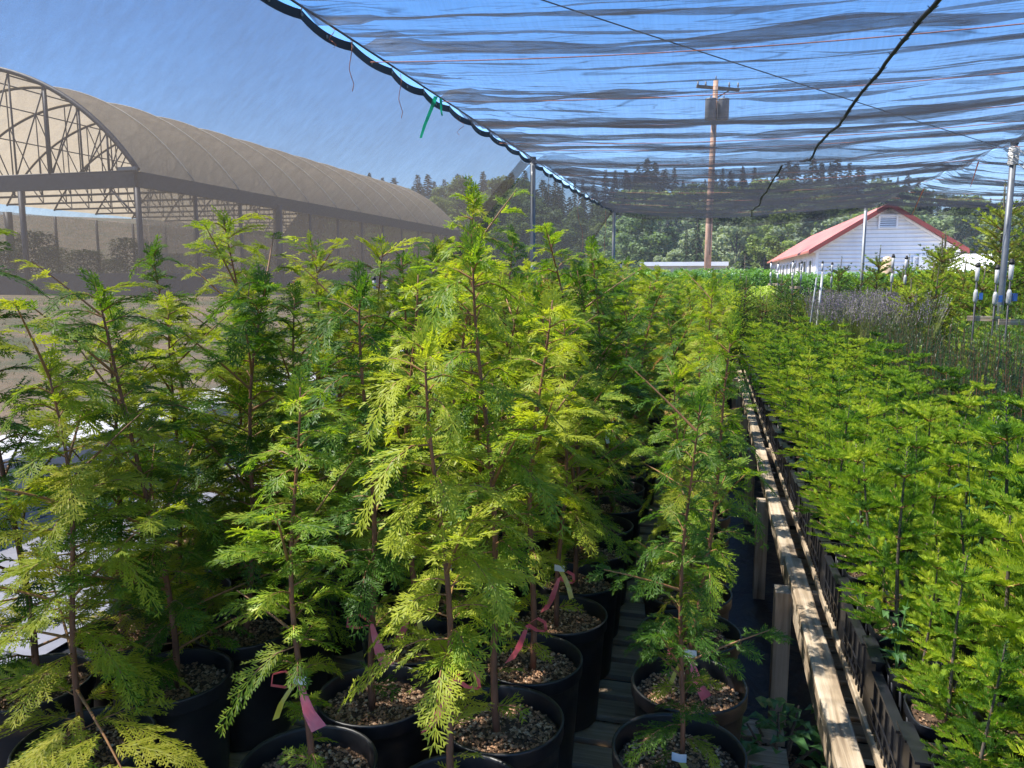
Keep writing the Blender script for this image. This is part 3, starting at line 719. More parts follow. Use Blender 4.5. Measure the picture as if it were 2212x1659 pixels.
# ------------------------------------------------------------------ lavender, hemlocks, broadleaf shrubs, tall firs
def lavender_mesh(seed):
    rng = random.Random(seed); mb = MB()
    for i in range(90):
        az = rng.uniform(0, 6.28); sp = rng.uniform(.02, .45); L = rng.uniform(.30, .48)
        d = V(cos(az)*sp, sin(az)*sp, 1).normalized(); e = d*L; s = d.cross(V(cos(az+1), sin(az+1), 0)).normalized()
        b = V(cos(az)*.03, sin(az)*.03, 0)
        mb.quad((b-s*.0012)[:], (b+s*.0012)[:], (b+e+s*.001)[:], (b+e-s*.001)[:], 0)
        for k in range(5):
            f = rng.uniform(.05, .55); a2 = rng.uniform(0, 6.28); leaflet(mb, b+e*f, (d+V(cos(a2), sin(a2), 0)*.7).normalized(), .035, s*.002, 0)
        for k in range(6):
            f = .82+.18*k/6; a2 = rng.uniform(0, 6.28); leaflet(mb, b+e*f, (d*.8+V(cos(a2), sin(a2), 0)*.6).normalized(), .014, V(cos(a2+1.6), sin(a2+1.6), 0)*.0035, 1)
    return mb.mesh('lavender', [M['lavender_leaf'], M['lavender_flower']])
lav = [lavender_mesh(s) for s in (1, 2, 3)]
POTS = {}
def scaled_pot(t, s, zs=None):
    o = obj('pot', POT, t); o.scale = (s, s, zs or s); q = obj('soil', SOILS[0], t, (0, 0, .29*(zs or s))); q.scale = (s, s, s)
for iy in range(11):
    for ix in range(5):
        x = 1.42+ix*.23+R.uniform(-.02, .02)+iy*.015; y = 9.75+iy*.26+R.uniform(-.02, .02)
        t = thing('potted_lavender', 'grey purple flowering lavender in black pot, %s' % ('front row of its block' if iy == 0 else 'inside its block behind the dark seedlings'), 'lavender', (x, y, .563), 0, 'flowering lavender block, %s' % ('front' if iy == 0 else 'inside'))
        scaled_pot(t, .72, .75)
        o = obj('foliage', lav[(ix+iy) % 3], t, (0, 0, .23), R.uniform(0, 6.28)); s = R.uniform(1.5, 1.8); o.scale = (s*.9, s*.9, s)

def make_bigfir(seed, H, mats=('bigfir', 'fir_tip'), br=.42, tip=.25, nl=.028):
    return make_fir(seed, H, sp=.009, nl=nl*1.15, br=br, tipm=tip, w_=.0042, whorl=.125, mats=mats, rt=.02, side_twigs=4)
bigs = [make_bigfir(71, 1.9), make_bigfir(72, 1.6, br=.46, tip=.4), make_bigfir(73, 2.1, br=.44, tip=.1), make_bigfir(74, 1.5, br=.40, tip=.5)]
hems = [make_bigfir(81, 1.35, ('hemlock', 'lime'), .34, .2, .018), make_bigfir(82, 1.15, ('hemlock', 'lime'), .36, .5, .018)]
spotsF = [(2.72, 10.9, 1.0, 3), (3.05, 10.75, .96, 1), (3.4, 10.9, 1.12, 2), (3.8, 10.8, .98, 0), (4.2, 10.95, 1.1, 2), (2.95, 11.6, .95, 0), (3.35, 11.7, .95, 3), (3.75, 11.6, 1.0, 1), (4.15, 11.8, 1.12, 2), (4.6, 11.7, 1.0, 0),
          (2.75, 12.4, 1.0, 1), (3.2, 12.5, .92, 2), (3.65, 12.4, 1.0, 3), (4.1, 12.6, .95, 0), (4.6, 12.5, 1.1, 2), (5.1, 12.4, 1.0, 1), (2.5, 13.3, .92, 0), (3.0, 13.4, .95, 3), (3.5, 13.3, .9, 2), (4.0, 13.5, .95, 1), (4.5, 13.3, 1.0, 0), (5.0, 13.5, 1.1, 2),
          (2.2, 12.9, .9, 1), (4.7, 10.7, 1.0, 1), (5.2, 11.2, 1.05, 2), (2.1, 14.2, .85, 0), (2.7, 14.3, .9, 3), (2.28, 9.95, .88, 3), (2.62, 10.2, .9, 1), (2.98, 9.9, .95, 3), (3.3, 10.15, .98, 1), (3.62, 9.8, 1.05, 3), (3.95, 10.1, 1.0, 1), (2.4, 11.2, .9, 1), (2.0, 12.0, .8, 3)]
sposF = ['beside the right steel post', 'tall', 'short']
for i, (x, y, s, v) in enumerate(spotsF):
    if y < 10.3: lab = 'tall bushy fir, front of the group right of the lavender, %s from left' % ORD[sorted([q[0] for q in spotsF if q[1] < 10.3]).index(x)]
    else: lab = 'tall potted fir further back in the group right of the lavender'
    t = thing('tall_fir', lab, 'fir tree', (x, y, .02), 0, 'tall potted firs on the right, %s' % ('front' if y < 10.3 else 'back'))
    scaled_pot(t, 1.1, .95)
    rz = R.uniform(0, 6.28); s *= 1.10
    for nm, me in (('foliage', bigs[v][0]), ('trunk', bigs[v][1])):
        o = obj(nm, me, t, (0, 0, .27), rz); o.scale = (s, s, s)
for i in range(16):
    x = .50 + (i % 4)*.30 + R.uniform(-.05, .05); y = 12.2 + (i//4)*.55 + R.uniform(-.08, .08)
    t = thing('potted_hemlock', 'feathery light green potted conifer at the far end of the fir bench', 'conifer', (x, y, .25), 0, 'feathery conifers beyond the fir bench')
    scaled_pot(t, 1, .8); v = hems[i % 2]; rz = R.uniform(0, 6.28); s = R.uniform(.8, 1.02)
    for nm, me in (('foliage', v[0]), ('trunk', v[1])):
        o = obj(nm, me, t, (0, 0, .22), rz); o.scale = (s, s, s)

def leafy_mesh(seed, H, r, n, ll, lw, mat, up=.5, stems=7):
    rng = random.Random(seed); mb = MB(); st = MB()
    for i in range(stems):
        az = 6.28*i/stems + rng.uniform(-.3, .3); rr = r*rng.uniform(.2, .9)
        st.tube([(0, 0, 0), (cos(az)*rr*.4, sin(az)*rr*.4, H*.4), (cos(az)*rr, sin(az)*rr, H*rng.uniform(.8, 1.0))], [.008, .006, .003], 5, 0, False)
    for i in range(n):
        az = rng.uniform(0, 6.28); z = H*(.12+.88*rng.random()**.7); rr = r*(1-.35*(z/H)**2)*math.sqrt(rng.random())
        p = V(cos(az)*rr, sin(az)*rr, z); a2 = az + rng.uniform(-.9, .9)
        d = V(cos(a2), sin(a2), rng.uniform(-.3, 1)*up*2).normalized(); s = d.cross(UP).normalized()*lw*rng.uniform(.7, 1.2); L = ll*rng.uniform(.6, 1.2)
        q = p+d*L*.45; e = p+d*L-UP*L*.25; k = UP*lw*.35
        mb.add([p, q+s+k, e, q-s+k, q], [(0, 4, 1), (1, 4, 2), (0, 3, 4), (3, 2, 4)])
    return mb.mesh('shrub_foliage', mat), st.mesh('shrub_stems', M['greytwig'], True)
brd = [leafy_mesh(91, 1.55, .42, 1500, .13, .022, M['broad'], .6), leafy_mesh(92, 1.5, .45, 1500, .13, .022, M['broad'], .6)]
lim = [leafy_mesh(93, 1.2, .36, 1500, .07, .014, M['lime'], .8), leafy_mesh(94, 1.1, .36, 1500, .07, .014, M['lime'], .8)]
for j in range(3):
    for i in range(17):
        x = -3.2 + i*.62 + R.uniform(-.1, .1); y = 20.2 + j*.8 + R.uniform(-.1, .1)
        t = thing('broadleaf_shrub', 'light green broad leaved shrub in the %s row of the block before the barn' % ('front', 'middle', 'back')[j], 'shrub', (x, y, .02), 0, 'broad leaved shrubs, %s row' % ('front', 'middle', 'back')[j])
        scaled_pot(t, 1.1, .9); v = brd[(i+j) % 2]; s = R.uniform(.96, 1.08); rz = R.uniform(0, 6)
        for nm, me in (('foliage', v[0]), ('stems', v[1])): o = obj(nm, me, t, (0, 0, .26), rz); o.scale = (s, s, s)
for j in range(3):
    for i in range(9):
        x = -3.0 + i*.5 + R.uniform(-.1, .1); y = 16.0 + j*.7 + R.uniform(-.1, .1)
        t = thing('lime_shrub', 'yellow green shrub beyond the cedars in the %s row' % ('front', 'middle', 'back')[j], 'shrub', (x, y, .02), 0, 'yellow green shrubs beyond the cedars, %s row' % ('front', 'middle', 'back')[j])
        scaled_pot(t, 1.1, .9); v = lim[(i+j) % 2]; s = R.uniform(.95, 1.1); rz = R.uniform(0, 6)
        for nm, me in (('foliage', v[0]), ('stems', v[1])): o = obj(nm, me, t, (0, 0, .26), rz); o.scale = (s, s, s)

# more cedars' neighbours behind: dark green shrubs between cedar block and lime shrubs
hb = [leafy_mesh(95, 1.35, .34, 1800, .06, .010, M['cedar'], .8), leafy_mesh(96, 1.25, .34, 1800, .06, .010, M['cedar'], .8)]
for j in range(9):
    for i in range(6):
        x = -2.0 + i*.42 + R.uniform(-.08, .08); y = 10.2 + j*.58 + R.uniform(-.1, .1)
        t = thing('potted_shrub', 'dense green potted evergreen behind the cedar block', 'shrub', (x, y, .05), 0, 'evergreens behind the cedar block')
        scaled_pot(t, 1.1, .9); v = hb[(i+j) % 2]; s = R.uniform(.9, 1.08); rz = R.uniform(0, 6)
        for nm, me in (('foliage', v[0]), ('stems', v[1])): o = obj(nm, me, t, (0, 0, .26), rz); o.scale = (s, s, s)

# weeds and the pot on the ground in the aisle
def weed_mesh(seed, H, n, ll, lw):
    rng = random.Random(seed); mb = MB()
    stems = 3
    for k in range(stems):
        az = rng.uniform(0, 6.28); sp = rng.uniform(.05, .22)
        P = [V(cos(az)*sp*H*t*t, sin(az)*sp*H*t*t, H*t*(1-.1*k)) for t in (0, .33, .66, 1)]
        mb.tube(P, [.0025, .002, .0016, .001], 4, 1, False)
        for i in range(n//stems):
            t = .1+.9*i/(n//stems); p = P[0].lerp(P[3], t); a2 = i*2.4; d = V(cos(a2), sin(a2), rng.uniform(0, .8)).normalized()
            s = d.cross(UP).normalized()*lw; L = ll*rng.uniform(.6, 1.1)*(1.1-.5*t); e = p+d*L-UP*L*.3; q = p+d*L*.45; kk = UP*lw*.4
            mb.add([p, q+s+kk, e, q-s+kk, q], [(0, 4, 1), (1, 4, 2), (0, 3, 4), (3, 2, 4)])
    return mb.mesh('weed', [M['weed'], M['weed']])
for i, (x, y, z, H, n, ll, lab) in enumerate([
        (.47, 1.95, .78, .20, 24, .055, 'leafy green weed spilling over the crate edge beside the wooden rail'),
        (.50, 2.65, .78, .22, 27, .05, 'broad leafed weed growing between fir and rail, behind the nearest spilling weed'),
        (.88, 1.85, .78, .42, 18, .075, 'tall willowy weed with long narrow leaves rising among the front firs'),
        (.47, 3.7, .78, .22, 20, .05, 'small weed with pinkish flower at the crate edge farther along the rail'),
        (.78, 2.5, .78, .50, 18, .07, 'slender weed standing above the firs behind the willowy weed'),
        (1.15, 3.4, .78, .5, 15, .06, 'thin weed stem among the firs in the middle of the bench')]):
    tag(obj('weed', weed_mesh(200+i, H, n, ll, .009), None, (x, y, z)), lab, 'weed')
t = thing('grow_bag', 'black grow bag with pale rope draped over its rim in front of the lavender', 'grow bag', (1.32, 9.1, .60))
mb = MB(); mb.lathe([(.10, 0), (.13, .01), (.15, .30), (.155, .31), (.14, .30), (.13, .22), (.02, .21)], 20, sq=3.5); obj('bag', mb.mesh('bag', M['pot'], True), t)
mb = MB(); mb.tube([(.17*cos(a)-.0, .17*sin(a), .315+.02*sin(a*3)) for a in [k*.33-3.4 for k in range(13)]]+[(.2, .1, .2), (.27, .12, .08)], .012, 6); obj('rope', mb.mesh('rope', M['whiterope'], True), t)
t = thing('aisle_pot', 'squat black pot of trailing leafy plant on the aisle floor under the bench edge', 'plant', (.25, 2.28, .02))
scaled_pot(t, .85, .8)
me, st = leafy_mesh(97, .2, .17, 130, .06, .018, M['weed'], .3)
obj('foliage', me, t, (0, 0, .22)); obj('stems', st, t, (0, 0, .22))

# ------------------------------------------------------------------ shade house: posts, cables, roof nets, side nets
PX, QX = -1.96, 2.72; YP = [2.3, 8.5, 14.8]; ZC = 3.05
def post(x, y, lab, h=ZC):
    t = thing('steel_post', lab, 'post', (x, y, 0))
    mb = MB(); mb.tube([(0, 0, 0), (0, 0, h-.02)], .03, 12); obj('pipe', mb.mesh('pipe', M['steel'], True), t)
    mb = MB(); mb.tube([(0, 0, h-.019), (0, 0, h+.012)], .036, 12); mb.bar((-.05, 0, h-.06), (.05, 0, h-.06), .012, .012); obj('cap', mb.mesh('cap', M['dark_metal'], True), t)
    return t
post(PX, YP[1], 'galvanised steel post standing at the left edge where the two side nets meet')
post(PX+.12, YP[2], 'grey steel post holding the far left corner of the net roof')
pr_ = post(QX+.08, YP[1]+.2, 'galvanised steel post on the right with white rope wrapped round its top')
post(QX-.12, YP[2]+.3, 'thin grey steel post standing in front of the white barn')
post(8.0, YP[1], 'steel post at the far right outside the fir group'); post(8.0, YP[2], 'steel post at the far back right of the shade roof')
mb = MB(); rng = random.Random(4)
for i in range(14):
    a0 = rng.uniform(0, 6); z = 3.0 - .012*i; mb.tube([(cos(a0+s)*.042, sin(a0+s)*.042, z+.006*sin(s*3)) for s in [k*.6 for k in range(11)]], .007, 5, 0, False)
for i in range(6): mb.tube([(rng.uniform(-.05, .05), -.04, 2.99), (rng.uniform(-.1, .1), -.06, 2.93), (rng.uniform(-.12, .12), -.05, 3.0-rng.uniform(.05, .25))], .004, 4, 0, False)
obj('rope_wrap', mb.mesh('rope_wrap', M['whiterope']), pr_)
def cable(a, b, sag, r, name, lab, mat='steel', cat='cable', n=24, grp=None):
    a = V(*a); b = V(*b); mb = MB()
    mb.tube([a.lerp(b, i/n) - UP*(sag*4*(i/n)*(1-i/n)) for i in range(n+1)], r, 6)
    return tag(obj(name, mb.mesh(name, M[mat], True)), lab, cat, grp)
cable((PX, -3, ZC), (PX, YP[1], ZC), .008, .006, 'edge_cable', 'dark edge cable the left roof net and scalloped side net hang from', 'black')
cable((PX, YP[1], ZC), (PX+.12, YP[2], ZC), .05, .005, 'edge_cable', 'dark edge cable running on from the left post to the far corner post', 'black')
cable((QX, -3, ZC), (QX+.05, YP[1]+.2, ZC), .04, .005, 'edge_cable', 'edge cable overhead towards the roped right post', 'black')
cable((QX+.08, YP[1]+.2, 2.97), (-2.6, .9, 3.0), .02, .003, 'brace_wire', 'thin straight dark wire crossing diagonally under the net roof', 'black', 'wire')

def roof_net(name, lab, x0, x1, y0, y1, tw, sagx, seedn, seam=None, flap=True, xstep=.07):
    """net thrown over cross twines: belly between twines, gathers running across, dips at the middle"""
    rng = random.Random(seedn); amp = [rng.uniform(.03, .09)*(1+.5*(tw[0] > 5)+.5*(q > 5)) for q in range(len(tw))]
    nx = int((x1-x0)/xstep); ystep = .017; ny = int((y1-y0)/ystep)
    def zf(x, y):
        u = (x-x0)/(x1-x0); k = 0
        while k < len(tw)-2 and y > tw[k+1]: k += 1
        s = (y-tw[k])/(tw[k+1]-tw[k]); s = max(0, min(1, s))
        bel = amp[k]*4*s*(1-s)*(.55+.45*sin(pi*u))*(1+.5*noise.noise((x*.8, k*3.1, seedn)))
        prox = math.exp(-(min(s, 1-s)*(tw[k+1]-tw[k])/.16)**2)
        wx = x*.55 + .25*noise.noise((x*.7, y*.6, seedn+4))
        g = noise.noise((wx, y*5.5 + .5*noise.noise((x*1.2, y, 3)), seedn))*.050 + noise.noise((wx*1.6, y*15 + .5*noise.noise((x*2, y*2, 9)), seedn+7))*.042
        g *= .5 + 1.3*prox + .7*max(0, noise.noise((x*.35, y*.9, seedn+11))) + .5*(u*(1-u) < .06)
        fine = noise.noise((x*4, y*30, seedn))*.008
        edge = 1 - .0
        return ZC - .01 - sagx*4*u*(1-u)*(.6+.4*sin(pi*max(0, min(1, (y-tw[0])/(tw[-1]-tw[0])))) ) - bel + g + fine
    t = thing(name, lab, 'shade net')
    mb = MB()
    for j in range(ny+1):
        y = y0+(y1-y0)*j/ny
        for i in range(nx+1):
            x = x0+(x1-x0)*i/nx; z = zf(x, y)
            if i == 0 or i == nx: z = ZC - .012 + .004*sin(y*9)
            yy = y + .03*noise.noise((x*1.5, y*9, seedn+2))
            mb.v.append((x, yy, z))
    for j in range(ny):
        for i in range(nx):
            a = j*(nx+1)+i; mb.f.append((a, a+1, a+nx+2, a+nx+1)); mb.m.append(0)
    obj('net', mb.mesh('roof_net', M['net_roof'], True), t)
    if seam:
        mb = MB(); y = y0; P = []; Rr = []
        while y < y1:
            x = seam + .05*noise.noise((y*.8, 2, seedn)) - .1*sm((y-7)/3)
            P.append((x, y, sum(zf(x, y+q*.07) for q in range(-6, 7))/13-.035)); Rr.append(.011+.004*noise.noise((y*2, 0, 0))); y += .05
        mb.tube(P, Rr, 6)
        for k in range(0, len(P)-2, 5):
            p = P[k]; mb.tube([(p[0]-.022, p[1], p[2]+.004), (p[0], p[1]+.02, p[2]-.009), (p[0]+.022, p[1]+.01, p[2]+.004)], .0025, 4, 0, False)
        obj('seam', mb.mesh('seam', M['black'], True), t)
    if flap:
        for lay in range(2):
            mb = MB(); n = 90; m_ = 8
            for j in range(m_+1):
                for i in range(n+1):
                    x = x0+(x1-x0)*i/n; u = i/n; s = j/m_
                    z = zf(x, y1) - s*(.15+.07*sin(pi*u)+.02*noise.noise((x*2, lay, 5)))
                    mb.v.append((x, y1+.012+lay*.03+.03*noise.noise((x*3, s*2, lay*4))*s + .04*sin(s*3), z))
            for j in range(m_):
                for i in range(n): a = j*(n+1)+i; mb.f.append((a, a+1, a+n+2, a+n+1)); mb.m.append(0)
            obj('flap', mb.mesh('flap', M['net_roof'], True), t)
    return zf
TW1 = [-3, -1.6, -.4, .8, 2.0, 3.1, 4.3, 5.5, 6.3, 7.1, 7.7, 8.5]
TW2 = [8.5, 9.4, 10.3, 11.4, 12.4, 13.6, 14.8]
z1 = roof_net('roof_net', 'black shade net roof over the near left bay, with laced dark seam', PX+.01, QX-.01, -3, 8.5, TW1, .10, 3, .86, False)
z2 = roof_net('roof_net', 'black shade net roof over the far left bay, ending in a hanging flap', PX+.05, QX-.03, 8.52, 14.8, TW2, .14, 5, .70, True)
z3 = roof_net('roof_net', 'black shade net roof over the near right bay, right of the roped post', QX+.02, 8.0, -3, 8.5, [-3, -1, 1, 3, 5, 6.8, 8.5], .12, 6, None, False, .1)
z4 = roof_net('roof_net', 'black shade net roof over the far right bay, behind the roped post', QX+.02, 8.0, 8.52, 14.8, [8.5, 9.9, 11.2, 12.6, 13.8, 14.8], .20, 8, None, True, .09)
k = 0
for zf, xa, xb, tws in ((z1, PX, QX, TW1[3:]), (z2, PX+.05, QX-.03, TW2[1:]), (z3, QX+.02, 8, [3, 5, 6.8, 8.5]), (z4, QX+.02, 8, [9.9, 11.2, 12.6, 13.8])):
    for y in tws:
        k += 1; mb = MB(); n = 60
        dy = R.uniform(-.12, .12)
        mb.tube([(xa+(xb-xa)*i/n, y + dy*i/n, ZC-.02-.30*(i/n)*(1-i/n)-(.03+.02*sin(k*2.1))) for i in range(n+1)], .0028, 4)
        side = 'left' if xb < 5 else 'right'
        where = 'near' if y < 8.4 else 'far'
        tag(obj('twine', mb.mesh('twine', M['twine'])), 'reddish twine stretched across under the net roof of the %s %s bay' % (where, side), 'twine', 'twines under the %s %s roof bay' % (where, side))

# side nets with scalloped hem
def side_net(lab, ya, yb, yb_bot, xa, xb, n_sc, bx, seedn, ya_bot=None, mat='net_side'):
    t = thing('side_net', lab, 'shade net')
    nS = 8; n = n_sc*nS; m_ = 90; mb = MB(); hem = MB(); gro = MB(); top = []
    ya_bot = ya if ya_bot is None else ya_bot
    for i in range(n+1):
        u = i/n; y = ya+(yb-ya)*u; s = (i % nS)/nS
        sagc = .008*4*u*(1-u) if ya < 0 else .05*4*u*(1-u)
        z = ZC - sagc - .012 - .020*4*s*(1-s)*(1+.3*sin(i//nS*2.3)); x = xa+(xb-xa)*u - .02*4*s*(1-s)*.6 - .008
        top.append(V(x, y, z))
    for j in range(m_+1):
        for i in range(n+1):
            u = i/n; v = j/m_; tp = top[i] - UP*.044
            b = V(bx + .06*noise.noise((u*20, 1, seedn)), ya_bot+(yb_bot-ya_bot)*u, .05)
            p = tp.lerp(b, v); wv = sin(pi*min(1, v*1.05))
            bow = .22*sin(pi*v)                      # the net bellies a little in its own weight
            p = p + V(-.06*min(1, v*8), 0, -bow*.6)
            pull = (u**6)*sin(pi*v)*.25; p.y -= pull
            dsp = noise.noise((p.y*.9, v*2.2, seedn))*.05 + noise.noise((p.y*3+v*4, v*7, seedn+2))*.013 + noise.noise((p.y*10, v*3+p.y*2, seedn))*.005
            dsp += .02*noise.noise((u*60, v*1.5, 3))*(u**4)
            p = p + V(.6, 0, .75)*dsp*wv*min(1, v*12)
            mb.v.append(p[:])
    for j in range(m_):
        for i in range(n): a = j*(n+1)+i; mb.f.append((a, a+1, a+n+2, a+n+1)); mb.m.append(0)
    for i in range(n):
        a, b = top[i], top[i+1]; dz = UP*.046; dx = V(.0035, 0, 0)
        hem.add([a-dz, b-dz, b, a, a-dz+dx, b-dz+dx, b+dx, a+dx], [(0, 1, 2, 3), (4, 7, 6, 5), (3, 2, 6, 7), (0, 4, 5, 1)])
        if i % nS == 0 or i % nS == nS//2:
            gro.tube([a-dz*.5+V(.004, 0, 0), a-dz*.5+V(.009, 0, 0)], .009, 8)
        if i % nS == 0:
            cz = V(xa+(xb-xa)*i/n, a.y, a.z+.02); gro.tube([a-dz*.4, cz], .004, 5)
    obj('net', mb.mesh('side_net', M[mat], True), t)
    eb = MB(); i0 = int(n*.965); w_ = n-i0
    for j in range(m_+1):
        for i in range(i0, n+1):
            p = mb.v[j*(n+1)+i]; q = (i-i0)/w_; eb.v.append((p[0]-.012*q-.01*sin(q*9+j*.2)*q-.002, p[1], p[2]-.004))
    for j in range(m_):
        for i in range(w_): a = j*(w_+1)+i; eb.f.append((a, a+1, a+w_+2, a+w_+1)); eb.m.append(0)
    obj('edge_fold', eb.mesh('edge_fold', M['net_side'], True), t)
    obj('hem_band', hem.mesh('hem_band', M['black']), t); obj('grommets', gro.mesh('grommets', M['pvc_grey'], True), t)
    # dense strip of net folded on the ground
    mb = MB(); n = 80
    for j in range(7):
        for i in range(n+1):
            u = i/n; y = ya_bot+(yb_bot-ya_bot)*u; s = j/6
            mb.v.append((bx-.02-1.7*s, y, .06 + .10*sin(pi*s)*(1+.6*noise.noise((y*2, s*3, 1))) + .03*noise.noise((y*7, s*5, 2))))
    for j in range(6):
        for i in range(n): a = j*(n+1)+i; mb.f.append((a, a+1, a+n+2, a+n+1)); mb.m.append(0)
    obj('folded_hem', mb.mesh('folded_hem', M['fabric'], True), t)
side_net('large see through shade net hanging as the near left side wall', -3, YP[1]-.06, 11.6, PX, PX, 21, -5.45, 3)
side_net('smaller shade net side wall beyond the left post', YP[1]-.04, YP[2]-.02, 22.0, PX, PX+.12, 12, -4.9, 9, 9.0, 'net_far')
t = thing('low_wall', 'low white topped block wall running along the foot of the side net', 'wall')
mb = MB(); mb.box(-5.25, -2.5, .05, -4.6, 15.5, .50); o = obj('wall_body', mb.mesh('wall_body', M['white_sheet']), t)
mb = MB(); mb.box(-5.28, -2.5, .503, -4.56, 15.5, .54); o = obj('coping', mb.mesh('coping', M['white_paint']), t)

# hanging ends of twine and coloured tapes
def hang(x, y, z, L, mat, w0, lab, cat, name, dx=.03):
    if w0 > .004:
        o = obj(name, ribbon_mesh([(x, y, z), (x+dx*.3, y, z-L*.3), (x+dx*.7, y-.01, z-L*.7), (x+dx, y, z-L)], w0, w0*.7, M[mat], V(.8, .5, 0), .4))
    else:
        mb = MB(); mb.tube([(x+dx*sin(k*1.3), y+.006*cos(k*2), z-L*k/7) for k in range(8)], w0, 5); o = obj(name, mb.mesh(name, M[mat]))
    return tag(o, lab, cat)
hang(PX+.01, 4.03, ZC-.02, .27, 'twine', .0022, 'loose reddish twine end hanging from the edge cable, topmost in view', 'twine', 'twine_end', .012)
hang(PX+.01, 3.82, ZC-.02, .10, 'twine', .0022, 'short twine loop tied to the edge cable near the top edge', 'twine', 'twine_loop', .02)
hang(PX+.01, 4.72, ZC-.03, .27, 'twine', .0022, 'loose twine end hanging between the topmost twine and the green tape', 'twine', 'twine_end', .012)
hang(PX+.02, 5.35, ZC-.03, .28, 'green_tape', .03, 'bright green plastic tape tied to the edge cable', 'tape', 'green_tape', -.12)
hang(PX+.03, 5.42, ZC-.03, .12, 'green_tape', .02, 'short green tape tail beside the longer green tape', 'tape', 'green_tape', .01)
hang(PX+.02, 5.9, ZC-.05, .15, 'twine', .002, 'thin dark string hanging just beyond the green tape', 'string', 'string_end', -.03)
hang(PX+.10, 8.9, ZC-.12, .20, 'white_tag', .012, 'white tape hanging from the cable just right of the left post', 'tape', 'white_tape', -.02)
hang(QX-.02, 9.4, 2.97, .26, 'orange', .022, 'orange tape hanging from the net edge left of the roped post', 'tape', 'orange_tape', -.06)
hang(QX-.02, 11.6, 2.93, .34, 'orange', .024, 'orange tape hanging from the net edge farther back, above the barn roof', 'tape', 'orange_tape', -.12)
hang(PX+.05, 11.4, ZC-.08, 1.3, 'twine', .0025, 'long thin brown string hanging before the far side net, first beyond the left post', 'string', 'string_end', -.05)
hang(PX+.08, 13.9, ZC-.12, 1.2, 'twine', .003, 'long brown string hanging near the far corner post', 'string', 'string_end', .01)

# ------------------------------------------------------------------ irrigation risers
def riser(x, y, zt, lab, big=True, wid=.15, valve=False):
    t = thing('sprinkler_riser', lab, 'sprinkler', (x, y, 0), R.uniform(-.3, .1), 'sprinkler risers standing among the plants')
    for k, sx in enumerate((-wid/2, wid/2)):
        mb = MB(); zz = zt-.02*k; mb.tube([(sx, 0, 0), (sx, 0, zz-.17)], .008, 8); obj('pipe', mb.mesh('pipe', M['dark_metal'], True), t)
        mb = MB(); mb.tube([(sx, 0, zz-.36), (sx, 0, zz-.34), (sx, 0, zz-.27), (sx, 0, zz-.24)], [.010, .019, .019, .010], 10); obj('coupler', mb.mesh('coupler', M['pvc_white'], True), t)
        mb = MB(); mb.tube([(sx, 0, zz-.168), (sx, 0, zz-.16), (sx, 0, zz-.045)], [.010, .016, .018], 10); obj('regulator', mb.mesh('regulator', M['pvc_white'], True), t)
        mb = MB(); mb.tube([(sx, 0, zz-.044), (sx, 0, zz-.02), (sx, 0, zz-.019), (sx, 0, zz)], [.020, .020, .015, .012], 10); 
        obj('nozzle', mb.mesh('nozzle', M['black'], True), t)
        if valve: mb = MB(); mb.box(sx+.026, -.015, zz-.33, sx+.055, .015, zz-.27); obj('valve', mb.mesh('valve', M['blue']), t)
    mb = MB(); mb.box(-wid/2-.05, .012, zt-.52, wid/2+.05, .03, zt-.475); obj('crossbar', mb.mesh('crossbar', M['wood_x']), t)
def at(px, Y):
    d = bearing(px); return d.x*Y/d.y
for px, Y, yt, lab, val in [(2117, 7.7, 572, 'pair of white capped sprinkler risers left of the roped steel post', True), (2190, 6.9, 566, 'pair of white capped sprinkler risers right of the roped steel post', True),
                  (1929, 10.6, 556, 'pair of sprinkler risers behind the lavender, in front of the barn', False), (1776, 13.8, 568, 'small pair of sprinkler risers beside the thin post before the barn', False),
                  (1712, 15.0, 566, 'small pair of sprinkler risers left of the thin post before the barn', False), (1664, 17.6, 568, 'distant pair of sprinkler risers below the barn eave', False),
                  (1330, 15.3, 566, 'pair of sprinkler risers right of the far corner post', False), (826, 7.3, 596, 'sprinkler riser pair among the cedars on the left, before the tan greenhouse', False), (1163, 7.9, 562, 'sprinkler riser pair in front of the left steel post', False)]:
    riser(at(px, Y), Y, 1.75 + (600-yt)/1659*Y*1.03, lab, valve=val)
t = thing('pvc_stake', 'slim white plastic stake leaning at the corner of the lavender block', 'stake', (1.25, 10.2, .6), 0)
mb = MB(); mb.tube([(0, 0, 0), (.06, 0, 1.22)], .014, 8); obj('rod', mb.mesh('rod', M['pvc_white'], True), t)
mb = MB(); mb.tube([(-.06, .3, 0), (.03, .3, 1.15)], .010, 8); obj('rod', mb.mesh('rod', M['pvc_grey'], True), t)

# ------------------------------------------------------------------ arched shade greenhouse on the left
GX1, GX0, GY0, GY1, GZ, EZ = -26.6, -47.6, 32.0, 80.0, .75, 6.75
hw = (GX1-GX0)/2; gcx = (GX0+GX1)/2; RISE = 5.4
GR = (hw*hw+RISE*RISE)/(2*RISE); GA = math.asin(hw/GR)
def arc(u): a = GA*(1-2*u); return (gcx + GR*sin(a), EZ + RISE - GR*(1-cos(a)))
t = thing('arched_greenhouse', 'long tan arched shade greenhouse with dark steel frame beyond the side net', 'greenhouse')
mb = MB(); nu, nv = 40, 48
for j in range(nv+1):
    y = GY0+(GY1-GY0)*j/nv
    for i in range(nu+1):
        x, z = arc(i/nu); s = (j % 4)/4; z -= .10*4*s*(1-s)*sin(pi*i/nu)
        mb.v.append((x, y, z))
for j in range(nv):
    for i in range(nu): a = j*(nu+1)+i; mb.f.append((a, a+1, a+nu+2, a+nu+1)); mb.m.append(0)
obj('roof', mb.mesh('roof', M['tan_net'], True), t)
